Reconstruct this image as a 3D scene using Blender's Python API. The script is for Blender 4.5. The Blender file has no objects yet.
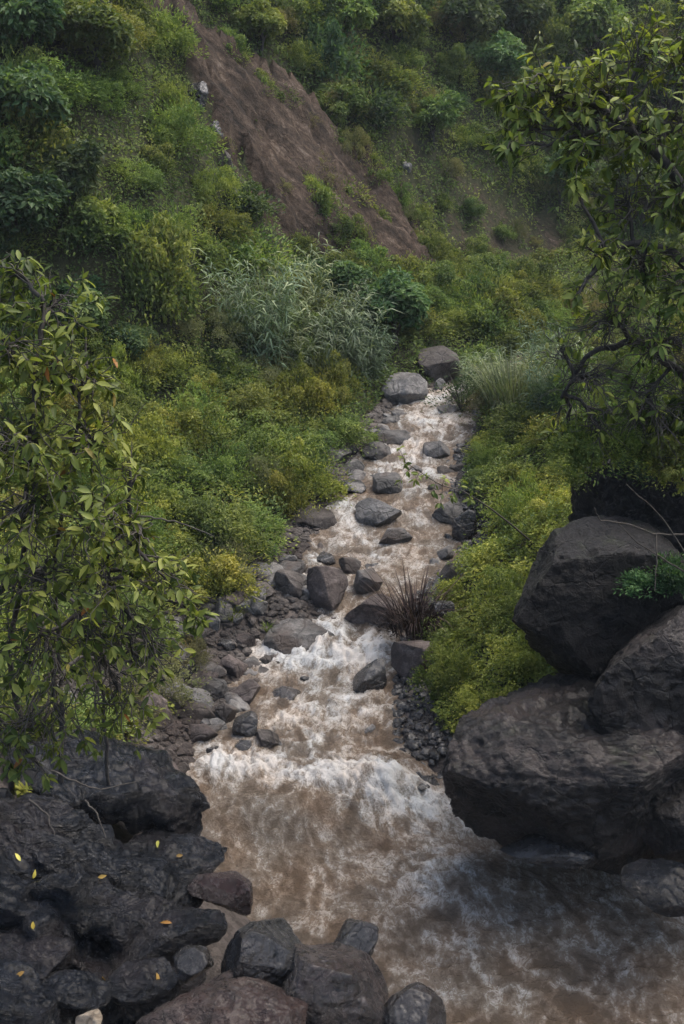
import bpy, bmesh, math, random
import numpy as np
from mathutils import Vector

# ------------------------------------------------------------------ camera, light, exposure
scene = bpy.context.scene
COL = scene.collection
R = math.radians
CAM = np.array([0.0, 0.0, 12.0]); PITCH = 22.0; F = 1098.0; W, H = 684, 1024
cam_data = bpy.data.cameras.new('camera'); cam = bpy.data.objects.new('camera', cam_data); COL.objects.link(cam)
cam.location = CAM; cam.rotation_euler = (R(90 - PITCH), 0, 0)
cam_data.sensor_fit = 'VERTICAL'; cam_data.sensor_height = 36.0; cam_data.lens = 36.0 * F / H
cam_data.clip_start = 0.1; cam_data.clip_end = 600
scene.camera = cam

SUN_EL, SUN_AZ = 62.0, 62.0        # azimuth the light comes from, clockwise from +Y
world = bpy.data.worlds.new('World'); scene.world = world; world.use_nodes = True
wn = world.node_tree; wn.nodes.clear()
wo = wn.nodes.new('ShaderNodeOutputWorld'); wb = wn.nodes.new('ShaderNodeBackground'); sk = wn.nodes.new('ShaderNodeTexSky')
sk.sky_type = 'NISHITA'; sk.sun_disc = False; sk.sun_elevation = R(SUN_EL); sk.sun_rotation = R(SUN_AZ)
sk.air_density = 1.0; sk.dust_density = 4.0; sk.ozone_density = 1.0
wb.inputs['Strength'].default_value = 0.15
wn.links.new(sk.outputs[0], wb.inputs[0]); wn.links.new(wb.outputs[0], wo.inputs[0])
sun_d = bpy.data.lights.new('sun', 'SUN'); sun_d.energy = 1.25; sun_d.angle = R(55); sun_d.color = (1.0, 0.96, 0.89)
sun = bpy.data.objects.new('sun', sun_d); COL.objects.link(sun)
sdir = Vector((math.sin(R(SUN_AZ)) * math.cos(R(SUN_EL)), math.cos(R(SUN_AZ)) * math.cos(R(SUN_EL)), math.sin(R(SUN_EL))))
sun.rotation_euler = sdir.to_track_quat('Z', 'Y').to_euler(); sun.location = (0, 0, 60)
vs = scene.view_settings
vs.view_transform = 'Standard'; vs.look = 'None'; vs.gamma = 1.0; vs.use_curve_mapping = False
vs.exposure = 1.3
scene.cycles.max_bounces = 6; scene.cycles.diffuse_bounces = 3; scene.cycles.glossy_bounces = 2
scene.cycles.transmission_bounces = 3; scene.cycles.transparent_max_bounces = 4
scene.cycles.use_denoising = True

# ------------------------------------------------------------------ numeric helpers
_rs = np.random.RandomState(7)
_perm = _rs.permutation(256); _perm = np.concatenate([_perm, _perm, _perm])
_g = _rs.normal(size=(256, 3)); _g /= np.linalg.norm(_g, axis=1)[:, None]

def pnoise(P):
    P = np.asarray(P, float); i = np.floor(P).astype(int); f = P - i; i &= 255
    u = f * f * f * (f * (f * 6 - 15) + 10); out = 0
    for dx in (0, 1):
        wx = u[:, 0] if dx else 1 - u[:, 0]
        for dy in (0, 1):
            wy = u[:, 1] if dy else 1 - u[:, 1]
            for dz in (0, 1):
                wz = u[:, 2] if dz else 1 - u[:, 2]
                h = _perm[_perm[_perm[(i[:, 0] + dx) & 255] + ((i[:, 1] + dy) & 255)] + ((i[:, 2] + dz) & 255)]
                out = out + wx * wy * wz * (_g[h] * (f - np.array([dx, dy, dz]))).sum(1)
    return out * 1.4

def fbm(P, o=4, lac=2.1, gain=0.5, ridged=False):
    P = np.asarray(P, float); a = 1.0; s = 0; t = 0
    for k in range(o):
        n = pnoise(P + 17.3 * k)
        if ridged: n = 1 - 2 * np.abs(n)
        s = s + a * n; t += a; a *= gain; P = P * lac
    return s / t

def sstep(a, b, x):
    t = np.clip((np.asarray(x, float) - a) / (b - a), 0, 1); return t * t * (3 - 2 * t)

cp, sp_ = math.cos(R(PITCH)), math.sin(R(PITCH))
FWD = np.array([0, cp, -sp_]); UP = np.array([0, sp_, cp])
def unproj(px, py, depth):
    return CAM + depth * (FWD + np.array([(px - 342) / F, 0, 0]) + UP * (512 - py) / F)
def project(P):
    d = np.atleast_2d(P) - CAM; z = d @ FWD; z = np.where(z < 0.1, 0.1, z)
    return 342 + F * d[:, 0] / z, 512 - F * (d @ UP) / z, z

# ------------------------------------------------------------------ the valley: stream profile, banks, hills
ZY = np.array([-60, 0, 12.5, 13.9, 15.5, 18.5, 20.5, 23.5, 25.0, 27.0, 28.5, 33, 36, 60, 130])
ZZ = np.array([-2.4, .1, .55, .68, 1.12, 1.3, 1.75, 1.95, 2.25, 2.35, 2.7, 2.95, 3.2, 4.6, 9])
def zw(y): return np.interp(y, ZY, ZZ)
def water_y(py):
    d = FWD + UP * (512 - py) / F; t = np.linspace(4, 120, 12000)
    P = CAM[None] + t[:, None] * d; k = np.argmax(P[:, 2] < zw(P[:, 1])); return P[k, 1], t[k]
EDGE = [(1100, 250, 850), (1024, 300, 790), (950, 280, 745), (900, 240, 695), (870, 215, 625), (850, 205, 560), (820, 200, 495),
        (800, 196, 462), (780, 192, 440), (760, 196, 402), (740, 205, 385), (700, 240, 386), (680, 246, 386), (660, 262, 392),
        (640, 286, 397), (620, 332, 397), (600, 322, 404), (580, 303, 430), (560, 306, 452), (540, 316, 457), (520, 326, 450),
        (500, 330, 440), (480, 346, 448), (460, 352, 447), (440, 372, 459), (420, 386, 463), (405, 399, 482), (392, 426, 508),
        (380, 470, 545), (368, 500, 570), (350, 545, 578), (325, 572, 594), (298, 584, 602), (280, 615, 640), (262, 700, 770)]
ey, exl, exr = [], [], []
for py, a, b in EDGE:
    y, t = water_y(py); ey.append(y); exl.append((a - 342) / F * t); exr.append((b - 342) / F * t)
ey = np.array(ey); exl = np.array(exl); exr = np.array(exr)
def xl(y): return np.interp(y, ey, exl)
def xr(y): return np.interp(y, ey, exr)
FOOT = np.array([(-60, 20), (-16, 22), (-9, 25.5), (-2.6, 29.5), (-0.2, 36.5), (3.5, 41.5), (9, 48), (17, 52), (34, 54), (80, 50)], float)
def foot_dist(x, y):
    best = np.full(x.shape, 1e9); sgn = np.zeros(x.shape)
    for a, b in zip(FOOT[:-1], FOOT[1:]):
        e = b - a; L2 = e @ e; t = np.clip(((x - a[0]) * e[0] + (y - a[1]) * e[1]) / L2, 0, 1)
        dx = x - a[0] - t * e[0]; dy = y - a[1] - t * e[1]; d = np.hypot(dx, dy)
        s = np.sign(e[0] * (y - a[1]) - e[1] * (x - a[0])); m = d < best - 1e-9
        best = np.where(m, d, best); sgn = np.where(m, s, sgn)
    return best * sgn
def height(x, y):
    x = np.asarray(x, float); y = np.asarray(y, float)
    w = zw(y); dl = xl(y) - x; dr = x - xr(y)
    nearL = 1 - sstep(13.5, 17.5, y); far = sstep(26, 34, y)
    pm = np.interp(dl, [-.5, 0, .4, 3, 8, 14, 40], [-.4, -.06, .12, .75, 2.5, 3.4, 4.6])
    pn = np.interp(dl, [-.4, 0, .5, 2, 4, 6, 12, 40], [-.4, -.1, .45, 1.9, 3.3, 4.6, 7.5, 20])
    hl = pm * (1 - nearL) + pn * nearL
    r1 = np.interp(dr, [-.4, 0, .5, 1.2, 3, 6, 12, 40], [-.4, -.06, .12, .45, 1.6, 3.7, 6.8, 20])
    r2 = np.interp(dr, [-.4, 0, 1, 8, 16, 40], [-.4, -.06, .2, 1.2, 3.4, 13])
    hr = r1 * (1 - far) + r2 * far
    h = w + np.where(dl > dr, hl, hr)
    dh = foot_dist(x, y)
    P = np.stack([x * .16, y * .16, np.zeros_like(x) + 3.1], -1).reshape(-1, 3)
    n1 = fbm(P, 4).reshape(x.shape); n2 = fbm(P * 4.1 + 9, 4).reshape(x.shape)
    hill = np.interp(dh, [0, 1, 4, 10, 20, 40, 90], [0, .75, 4.3, 11.5, 21.5, 38, 70])
    on = sstep(0, 4, dh); bank = sstep(.3, 2.5, np.maximum(dl, dr))
    return h + hill + on * (1.6 * n1 + .35 * n2) + bank * (1 - on) * (.28 * n1 + .12 * n2)
def surface(x, y): return np.maximum(height(x, y), np.where((x > xl(y) - .6) & (x < xr(y) + .6), zw(y), -99))
_T = np.concatenate([np.arange(4, 40, .05), np.arange(40, 130, .15)])
def hit(px, py):
    d = FWD + np.array([(px - 342) / F, 0, 0]) + UP * (512 - py) / F
    P = CAM[None] + _T[:, None] * d; k = np.argmax(P[:, 2] < surface(P[:, 0], P[:, 1]))
    return P[k], _T[k]

# ------------------------------------------------------------------ mesh and object helpers
def tag(o, label=None, cat=None, group=None, kind=None):
    if label: o['label'] = label
    if cat: o['category'] = cat
    if group: o['group'] = group
    if kind: o['kind'] = kind
    return o
def raw_mesh(name, V, faces, mat=None, smooth=False, attrs=None):
    """faces: array (n,k) or list of such arrays"""
    me = bpy.data.meshes.new(name); V = np.ascontiguousarray(V, np.float32)
    fl = faces if isinstance(faces, list) else [faces]
    fl = [np.asarray(f, np.int32) for f in fl if len(f)]
    loops = np.concatenate([f.ravel() for f in fl]); tot = np.concatenate([np.full(len(f), f.shape[1], np.int32) for f in fl])
    start = np.concatenate([[0], np.cumsum(tot)[:-1]]).astype(np.int32)
    me.vertices.add(len(V)); me.vertices.foreach_set('co', V.ravel())
    me.loops.add(len(loops)); me.loops.foreach_set('vertex_index', loops)
    me.polygons.add(len(tot)); me.polygons.foreach_set('loop_start', start); me.polygons.foreach_set('loop_total', tot)
    me.polygons.foreach_set('use_smooth', np.full(len(tot), smooth))
    me.update(calc_edges=True)
    for nm, dom, arr in (attrs or []):
        a = me.attributes.new(nm, 'FLOAT', dom); a.data.foreach_set('value', np.ascontiguousarray(arr, np.float32))
    if mat: me.materials.append(mat)
    return me
def link(name, me, parent=None, loc=(0, 0, 0)):
    o = bpy.data.objects.new(name, me); COL.objects.link(o); o.location = loc
    if parent: o.parent = parent
    return o
def empty(name, loc): return link(name, None, None, loc)
def unit(v): return v / np.maximum(np.linalg.norm(v, axis=-1, keepdims=True), 1e-9)

class Tubes:
    def __init__(s): s.V, s.Fc, s.n = [], [], 0
    def add(s, pts, radii, k=6):
        pts = np.asarray(pts, float); n = len(pts); radii = np.broadcast_to(radii, (n,))
        t = unit(np.gradient(pts, axis=0)); ref = np.array([.31, .47, .83]); a = unit(np.cross(t, ref)); b = np.cross(t, a)
        ang = np.arange(k) * 2 * np.pi / k
        ring = pts[:, None] + radii[:, None, None] * (np.cos(ang)[None, :, None] * a[:, None] + np.sin(ang)[None, :, None] * b[:, None])
        s.V.append(ring.reshape(-1, 3)); i = np.arange(n - 1)[:, None] * k + np.arange(k)[None]; j = np.arange(n - 1)[:, None] * k + (np.arange(k)[None] + 1) % k
        s.Fc.append(np.stack([i, j, j + k, i + k], -1).reshape(-1, 4) + s.n); s.n += n * k
    def mesh(s, name, mat): return raw_mesh(name, np.concatenate(s.V), np.concatenate(s.Fc), mat, True)

def leaf_quads(P, D, N, L, Wd, rng, fold=.22, droop=.12):
    D = unit(D); N = unit(N - (N * D).sum(1, keepdims=True) * D); S = np.cross(D, N); n = len(P)
    L = np.broadcast_to(L, (n,))[:, None]; Wd = np.broadcast_to(Wd, (n,))[:, None]
    mid = P + D * L * .45; V = np.stack([P, mid + S * Wd * .5 + N * fold * Wd, P + D * L - N * droop * L, mid - S * Wd * .5 + N * fold * Wd], 1)
    return V.reshape(-1, 3), np.arange(4 * n).reshape(n, 4), rng.random(n)
def leaf_full(P, D, N, L, Wd, rng, droop=.25):
    """curved leaf with a midrib fold: 11 vertices, 8 faces"""
    D = unit(D); N = unit(N - (N * D).sum(1, keepdims=True) * D); S = np.cross(D, N); n = len(P)
    L = np.broadcast_to(L, (n,))[:, None]; Wd = np.broadcast_to(Wd, (n,))[:, None]; dr = (droop * (0.5 + rng.random(n)))[:, None]
    rows = []
    for t, w in ((.0, 0), (.22, .36), (.5, .5), (.8, .3), (1., 0)):
        c = P + D * L * t - N * L * dr * t * t
        if w == 0: rows.append(c)
        else: rows += [c + S * Wd * w + N * Wd * .13, c, c - S * Wd * w + N * Wd * .13]
    V = np.stack(rows, 1); b = np.arange(n)[:, None] * 11
    tri = np.concatenate([b + np.array([[0, 1, 2]]), b + np.array([[0, 2, 3]]), b + np.array([[7, 10, 8]]), b + np.array([[8, 10, 9]])])
    q = np.concatenate([b + np.array([[r, r + 3, r + 4, r + 1]]) for r in (1, 4)] + [b + np.array([[r + 1, r + 4, r + 5, r + 2]]) for r in (1, 4)])
    a = rng.random(n)
    return V.reshape(-1, 3), [tri, q], np.concatenate([np.tile(a, 4), np.tile(a, 4)])

# ------------------------------------------------------------------ materials
class NT:
    def __init__(s, name):
        s.m = bpy.data.materials.new(name); s.m.use_nodes = True; s.t = s.m.node_tree; s.t.nodes.clear()
        s.out = s.n('ShaderNodeOutputMaterial'); s.b = s.n('ShaderNodeBsdfPrincipled'); s.l(s.b.outputs[0], s.out.inputs[0])
        s.tc = s.n('ShaderNodeTexCoord')
    def n(s, ty, **k):
        x = s.t.nodes.new(ty)
        for a, v in k.items(): setattr(x, a, v)
        return x
    def l(s, a, b): s.t.links.new(a, b)
    def noise(s, scale, detail=6, rough=.6, vec=None, dist=0.):
        x = s.n('ShaderNodeTexNoise'); x.inputs['Scale'].default_value = scale; x.inputs['Detail'].default_value = detail
        x.inputs['Roughness'].default_value = rough; x.inputs['Distortion'].default_value = dist
        s.l(vec or s.tc.outputs['Object'], x.inputs['Vector']); return x.outputs['Fac']
    def ramp(s, fac, stops):
        x = s.n('ShaderNodeValToRGB'); r = x.color_ramp
        while len(r.elements) < len(stops): r.elements.new(.5)
        for e, (p, c) in zip(r.elements, stops):
            e.position = p; e.color = (*(c if isinstance(c, tuple) else (c, c, c)), 1)
        s.l(fac, x.inputs[0]); return x.outputs[0]
    def mix(s, fac, a, b, mode='MIX'):
        x = s.n('ShaderNodeMix', data_type='RGBA', blend_type=mode)
        for v, i in ((fac, x.inputs[0]), (a, x.inputs[6]), (b, x.inputs[7])):
            if isinstance(v, (int, float)): i.default_value = v
            elif isinstance(v, tuple): i.default_value = (*v, 1)
            else: s.l(v, i)
        return x.outputs[2]
    def math(s, op, a, b=0., c=None, clamp=False):
        x = s.n('ShaderNodeMath', operation=op, use_clamp=clamp)
        for v, i in zip((a, b) if c is None else (a, b, c), x.inputs):
            if isinstance(v, (int, float)): i.default_value = v
            else: s.l(v, i)
        return x.outputs[0]
    def attr(s, name): return s.n('ShaderNodeAttribute', attribute_name=name).outputs['Fac']
    def bump(s, h, strength, dist):
        x = s.n('ShaderNodeBump'); x.inputs['Strength'].default_value = strength; x.inputs['Distance'].default_value = dist
        s.l(h, x.inputs['Height']); s.l(x.outputs[0], s.b.inputs['Normal'])
    def set(s, **k):
        for a, v in k.items():
            i = s.b.inputs[a.replace('_', ' ')]
            if isinstance(v, (int, float)): i.default_value = v
            elif isinstance(v, tuple): i.default_value = (*v, 1)
            else: s.l(v, i)

def leaf_mat(name, dark, mid, light, odd=None, trans=.38, rough=.5, vary=.35):
    t = NT(name); a = t.attr('leafrand')
    stops = [(0.0, dark), (.45, mid), (.9, light)]
    if odd: stops += [(.993, light), (.996, odd)]
    c = t.ramp(a, stops)
    oi = t.n('ShaderNodeObjectInfo'); hs = t.n('ShaderNodeHueSaturation')
    t.l(t.math('MULTIPLY_ADD', oi.outputs['Random'], .05, .475), hs.inputs['Hue'])
    t.l(t.math('MULTIPLY_ADD', oi.outputs['Random'], vary, 1 - vary * .5), hs.inputs['Value']); t.l(c, hs.inputs['Color']); hs.inputs['Saturation'].default_value = .97
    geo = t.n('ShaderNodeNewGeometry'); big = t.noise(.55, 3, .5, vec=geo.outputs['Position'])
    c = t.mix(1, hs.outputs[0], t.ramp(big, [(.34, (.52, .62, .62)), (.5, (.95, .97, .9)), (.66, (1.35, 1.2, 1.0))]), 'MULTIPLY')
    t.set(Base_Color=c, Roughness=rough); t.b.inputs['Specular IOR Level'].default_value = .18
    tr = t.n('ShaderNodeBsdfTranslucent'); t.l(t.mix(1, c, (1.15, 1.2, .55), 'MULTIPLY'), tr.inputs[0])
    mx = t.n('ShaderNodeMixShader'); mx.inputs[0].default_value = trans
    t.l(t.b.outputs[0], mx.inputs[1]); t.l(tr.outputs[0], mx.inputs[2]); t.l(mx.outputs[0], t.out.inputs[0])
    return t.m

def rock_mat(name, dark, mid, light, rough=.6, wet=0., stain=None, moss=0., scale=1., bump=.6, strata=False, grain=.4, spec=None, coat=0.):
    t = NT(name); geo = t.n('ShaderNodeNewGeometry'); pos = geo.outputs['Position']
    n1 = t.noise(1.6 * scale, 8, .62, vec=pos); n2 = t.noise(9 * scale, 8, .7, vec=pos, dist=.6); n3 = t.noise(34 * scale, 6, .75, vec=pos)
    v = t.math('MULTIPLY_ADD', n1, .40, t.math('MULTIPLY_ADD', n2, .38, t.math('MULTIPLY', n3, .22)))
    c = t.ramp(v, [(.40, dark), (.5, mid), (.60, light)])
    cv = t.n('ShaderNodeTexVoronoi', feature='DISTANCE_TO_EDGE'); cv.inputs['Scale'].default_value = 1.5 * scale
    wv = t.n('ShaderNodeTexNoise'); wv.inputs['Scale'].default_value = 2.2 * scale; wv.inputs['Detail'].default_value = 6; t.l(pos, wv.inputs['Vector'])
    t.l(t.mix(.45, pos, wv.outputs['Color'], 'ADD'), cv.inputs['Vector'])
    crk = t.ramp(cv.outputs['Distance'], [(0., 0.), (.035, 1.)]); c = t.mix(t.math('MULTIPLY_ADD', crk, -.55, .55), c, tuple(.45 * q for q in dark))
    if stain:
        c = t.mix(t.ramp(t.noise(.9 * scale, 5, .6, vec=pos, dist=.4), [(.5, 0.), (.62, .8)]), c, stain)
    oi = t.n('ShaderNodeObjectInfo'); hs = t.n('ShaderNodeHueSaturation')
    t.l(t.math('MULTIPLY_ADD', oi.outputs['Random'], .4, .7), hs.inputs['Value']); t.l(c, hs.inputs['Color']); c = hs.outputs[0]
    if moss > 0:
        sx = t.n('ShaderNodeSeparateXYZ'); t.l(geo.outputs['Normal'], sx.inputs[0])
        m = t.math('MULTIPLY', t.ramp(sx.outputs[2], [(.45, 0.), (.85, 1.)]), t.ramp(t.noise(2.2, 9, .72, vec=pos), [(.60 - .1 * moss, 0.), (.74 - .1 * moss, .7)]))
        c = t.mix(m, c, (.030, .038, .012))
    t.set(Base_Color=c, Roughness=t.ramp(n2, [(.35, max(.06, rough - .2 - .1 * wet)), (.7, min(1., rough + .15))]))
    t.b.inputs['Specular IOR Level'].default_value = spec or .35 + .2 * wet
    h = t.math('ADD', t.math('MULTIPLY_ADD', n2, .7, t.math('MULTIPLY', n3, grain)), t.math('MULTIPLY', crk, .22))
    if strata:
        mp = t.n('ShaderNodeMapping'); mp.inputs['Scale'].default_value = (1.1, 2.6, 3.4); mp.inputs['Rotation'].default_value = (R(20), R(35), R(15)); t.l(pos, mp.inputs[0])
        rp = t.noise(3.2, 6, .55, vec=mp.outputs[0], dist=2.2)
        h = t.math('ADD', h, t.math('MULTIPLY', t.math('ABSOLUTE', t.math('SUBTRACT', rp, .5)), 1.5))
    t.bump(h, min(1., bump * 1.2), .16 / scale)
    if coat:
        t.set(Coat_Weight=coat, Coat_Roughness=.27)
    return t.m

M = {}
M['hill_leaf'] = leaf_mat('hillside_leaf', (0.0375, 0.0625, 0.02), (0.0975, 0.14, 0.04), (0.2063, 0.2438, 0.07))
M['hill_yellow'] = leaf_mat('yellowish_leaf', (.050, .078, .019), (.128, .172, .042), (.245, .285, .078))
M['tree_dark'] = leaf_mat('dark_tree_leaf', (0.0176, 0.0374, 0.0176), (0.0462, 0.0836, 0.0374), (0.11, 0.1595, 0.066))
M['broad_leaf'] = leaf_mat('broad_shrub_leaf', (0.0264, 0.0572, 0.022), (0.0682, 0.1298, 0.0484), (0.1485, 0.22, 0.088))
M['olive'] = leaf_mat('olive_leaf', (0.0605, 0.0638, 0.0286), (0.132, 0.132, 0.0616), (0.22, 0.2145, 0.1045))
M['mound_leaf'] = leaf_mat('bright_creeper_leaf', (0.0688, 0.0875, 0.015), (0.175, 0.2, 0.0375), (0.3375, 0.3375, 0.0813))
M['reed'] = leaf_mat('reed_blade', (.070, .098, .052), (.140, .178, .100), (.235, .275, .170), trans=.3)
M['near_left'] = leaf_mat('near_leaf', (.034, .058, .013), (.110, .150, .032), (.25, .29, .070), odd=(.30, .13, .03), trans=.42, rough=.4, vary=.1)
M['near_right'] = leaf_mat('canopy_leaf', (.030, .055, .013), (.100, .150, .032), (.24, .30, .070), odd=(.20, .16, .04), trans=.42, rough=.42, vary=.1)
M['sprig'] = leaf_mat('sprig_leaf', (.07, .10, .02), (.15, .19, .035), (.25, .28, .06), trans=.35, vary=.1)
M['dead'] = leaf_mat('dead_frond', (.016, .010, .009), (.045, .026, .024), (.09, .06, .05), trans=.1, rough=.7)
M['fallen'] = leaf_mat('fallen_yellow_leaf', (.30, .17, .03), (.42, .28, .05), (.45, .36, .09), trans=.2, vary=.6)
def bark(name, a, b):
    t = NT(name); n = t.noise(14, 6, .65); t.set(Base_Color=t.ramp(n, [(.35, a), (.65, b)]), Roughness=.85); t.bump(n, .5, .02); return t.m
M['bark'] = bark('dark_bark', (.012, .010, .008), (.05, .042, .034)); M['twig'] = bark('twig_bark', (.02, .016, .013), (.075, .064, .05))
M['drystick'] = bark('dry_stick', (.13, .10, .07), (.3, .25, .18))
M['rock_grey'] = rock_mat('grey_rock', (.028, .027, .025), (.090, .085, .079), (.21, .198, .184), .62, stain=(.075, .055, .043))
M['rock_pale'] = rock_mat('pale_grey_rock', (.050, .048, .045), (.145, .138, .129), (.28, .267, .248), .65, bump=.5)
M['rock_brown'] = rock_mat('brown_rock', (.022, .018, .016), (.084, .071, .061), (.18, .157, .139), .62, stain=(.045, .032, .026))
M['rock_red'] = rock_mat('reddish_rock', (.024, .019, .017), (.084, .065, .057), (.19, .158, .142), .6)
M['rock_wet'] = rock_mat('wet_dark_rock', (.0035, .0035, .0035), (.010, .0095, .0095), (.032, .030, .029), .30, wet=1., stain=(.020, .014, .011), grain=.15, coat=.4)
M['bedrock'] = rock_mat('wet_bedrock', (.003, .0035, .005), (.0075, .009, .012), (.026, .030, .038), .26, wet=1., stain=(.032, .026, .026), scale=.9, bump=.8, strata=True, grain=.08, spec=.5, coat=.13)
M['rock_big'] = rock_mat('dark_boulder', (.003, .0024, .002), (.013, .0102, .0085), (.060, .050, .043), .5, wet=.5, coat=.12, stain=(.062, .047, .040), moss=.35, scale=1.1, bump=.9)
M['rock_black'] = rock_mat('blackened_boulder', (.002, .0018, .0018), (.0055, .0048, .0045), (.018, .0155, .014), .6, wet=.2, moss=.6, scale=1.1, bump=.9)
M['red_wet'] = rock_mat('red_wet_rock', (.007, .004, .004), (.024, .009, .008), (.055, .045, .044), .3, wet=1., scale=1.2)
M['slab'] = rock_mat('grained_slab', (.012, .008, .007), (.048, .034, .028), (.15, .115, .098), .42, wet=.5, stain=(.05, .028, .022), scale=1.7, bump=.9, coat=.2)
M['wet_brown'] = rock_mat('wet_brown_rock', (.007, .0055, .005), (.024, .018, .0155), (.080, .063, .055), .36, wet=1., stain=(.042, .026, .021), grain=.25, coat=.4, scale=1.3, bump=.8)
M['tan_rock'] = rock_mat('tan_rock', (.16, .12, .08), (.30, .24, .17), (.4, .34, .26), .7)

def ground_mat():
    t = NT('earth'); geo = t.n('ShaderNodeNewGeometry'); pos = geo.outputs['Position']
    n1 = t.noise(.8, 8, .62, vec=pos); n2 = t.noise(6, 8, .7, vec=pos); n3 = t.noise(26, 5, .6, vec=pos)
    green = t.ramp(n2, [(.3, (.018, .022, .010)), (.5, (.040, .044, .020)), (.7, (.075, .072, .036))])
    ax = unit(hit(415, 265)[0] - hit(210, 75)[0]); bx = unit(np.cross(ax, np.array([0, 0, 1.]))); cb = t.n('ShaderNodeCombineXYZ')      # direction in which the slide ran down
    for k, (v, sc_) in enumerate(((ax, .4), (bx, 1.7), (np.cross(ax, bx), 1.7))):
        dp = t.n('ShaderNodeVectorMath', operation='DOT_PRODUCT'); t.l(pos, dp.inputs[0]); dp.inputs[1].default_value = tuple(v * sc_); t.l(dp.outputs['Value'], cb.inputs[k])
    st = t.noise(1.6, 9, .7, vec=cb.outputs[0], dist=.7)
    sv = t.math('MULTIPLY_ADD', st, .5, t.math('MULTIPLY_ADD', n2, .3, t.math('MULTIPLY', n1, .2)))
    soil = t.ramp(sv, [(.40, (.008, .006, .0045)), (.47, (.030, .021, .014)), (.55, (.068, .047, .033)), (.63, (.17, .138, .108))])
    vo = t.n('ShaderNodeTexVoronoi'); vo.inputs['Scale'].default_value = 9; t.l(pos, vo.inputs['Vector'])
    grav = t.mix(.55, t.ramp(n2, [(.3, (.035, .028, .025)), (.6, (.12, .10, .088)), (.75, (.2, .17, .15))]), t.ramp(vo.outputs['Color'], [(.2, (.035, .030, .026)), (.8, (.13, .112, .098))]))
    c = t.mix(t.ramp(t.math('ADD', t.attr('soil'), t.math('MULTIPLY_ADD', n2, .6, -.3)), [(.35, 0.), (.6, 1.)]), green, soil)
    c = t.mix(t.ramp(t.math('ADD', t.attr('gravel'), t.math('MULTIPLY_ADD', n2, .5, -.25)), [(.35, 0.), (.6, 1.)]), c, grav)
    t.set(Base_Color=c, Roughness=.9); t.b.inputs['Specular IOR Level'].default_value = .2
    t.bump(t.math('ADD', t.math('MULTIPLY', n2, .7), t.math('MULTIPLY_ADD', n3, .25, t.math('MULTIPLY', st, .5))), .9, .22)
    return t.m
M['ground'] = ground_mat()

def water_mat():
    t = NT('muddy_water'); geo = t.n('ShaderNodeNewGeometry'); pos = geo.outputs['Position']
    n1 = t.noise(9, 8, .72, vec=pos, dist=1.6); n2 = t.noise(40, 5, .7, vec=pos, dist=1.); n0 = t.noise(1.1, 4, .55, vec=pos)
    mp = t.n('ShaderNodeMapping'); mp.inputs['Scale'].default_value = (1.3, .8, 1.); t.l(pos, mp.inputs[0])
    ln = t.math('SUBTRACT', 1., t.math('MULTIPLY', t.math('ABSOLUTE', t.math('SUBTRACT', t.noise(4.2, 6, .62, vec=mp.outputs[0], dist=2.6), .5)), 10.), clamp=True)   # threads of foam
    lf = t.math('MULTIPLY', ln, t.ramp(t.attr('foam'), [(.0, .05), (.45, .26)]))
    f = t.math('ADD', t.math('ADD', t.attr('foam'), lf), t.math('ADD', t.math('MULTIPLY_ADD', n1, .8, -.40), t.math('MULTIPLY_ADD', n2, .55, -.275)))
    foam = t.ramp(f, [(.50, 0.), (.72, .55), (1.0, 1.)])
    c = t.ramp(f, [(.10, (.098, .075, .055)), (.34, (.155, .124, .096)), (.54, (.205, .175, .144)), (.76, (.33, .308, .278)), (1., (.56, .545, .52))])
    c = t.mix(1, c, t.ramp(n0, [(.35, (1.04, .95, .86)), (.62, (.98, 1.01, 1.02))]), 'MULTIPLY')
    t.set(Base_Color=c, Roughness=t.ramp(foam, [(0., .14), (.7, .7)])); t.b.inputs['IOR'].default_value = 1.33
    h = t.math('MULTIPLY_ADD', n1, .6, t.math('MULTIPLY', n2, .3)); t.bump(h, .9, .13)
    return t.m
M['water'] = water_mat()

# ------------------------------------------------------------------ ground
def in_poly(px, py, poly):
    ins = np.zeros(px.shape, bool); n = len(poly)
    for i in range(n):
        x1, y1 = poly[i]; x2, y2 = poly[(i + 1) % n]
        c = (y1 > py) != (y2 > py); ins ^= c & (px < (x2 - x1) * (py - y1) / (y2 - y1 + 1e-9) + x1)
    return ins
SCAR = [(165, -20), (200, 40), (232, 50), (276, 82), (308, 108), (338, 140), (376, 175), (415, 225), (442, 280), (385, 284), (335, 262), (292, 252), (262, 210), (232, 172), (206, 118), (182, 62), (140, -20)]
BROWN = [(395, 120), (440, 150), (470, 185), (540, 205), (590, 235), (560, 268), (500, 285), (430, 265), (400, 200)]
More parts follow.
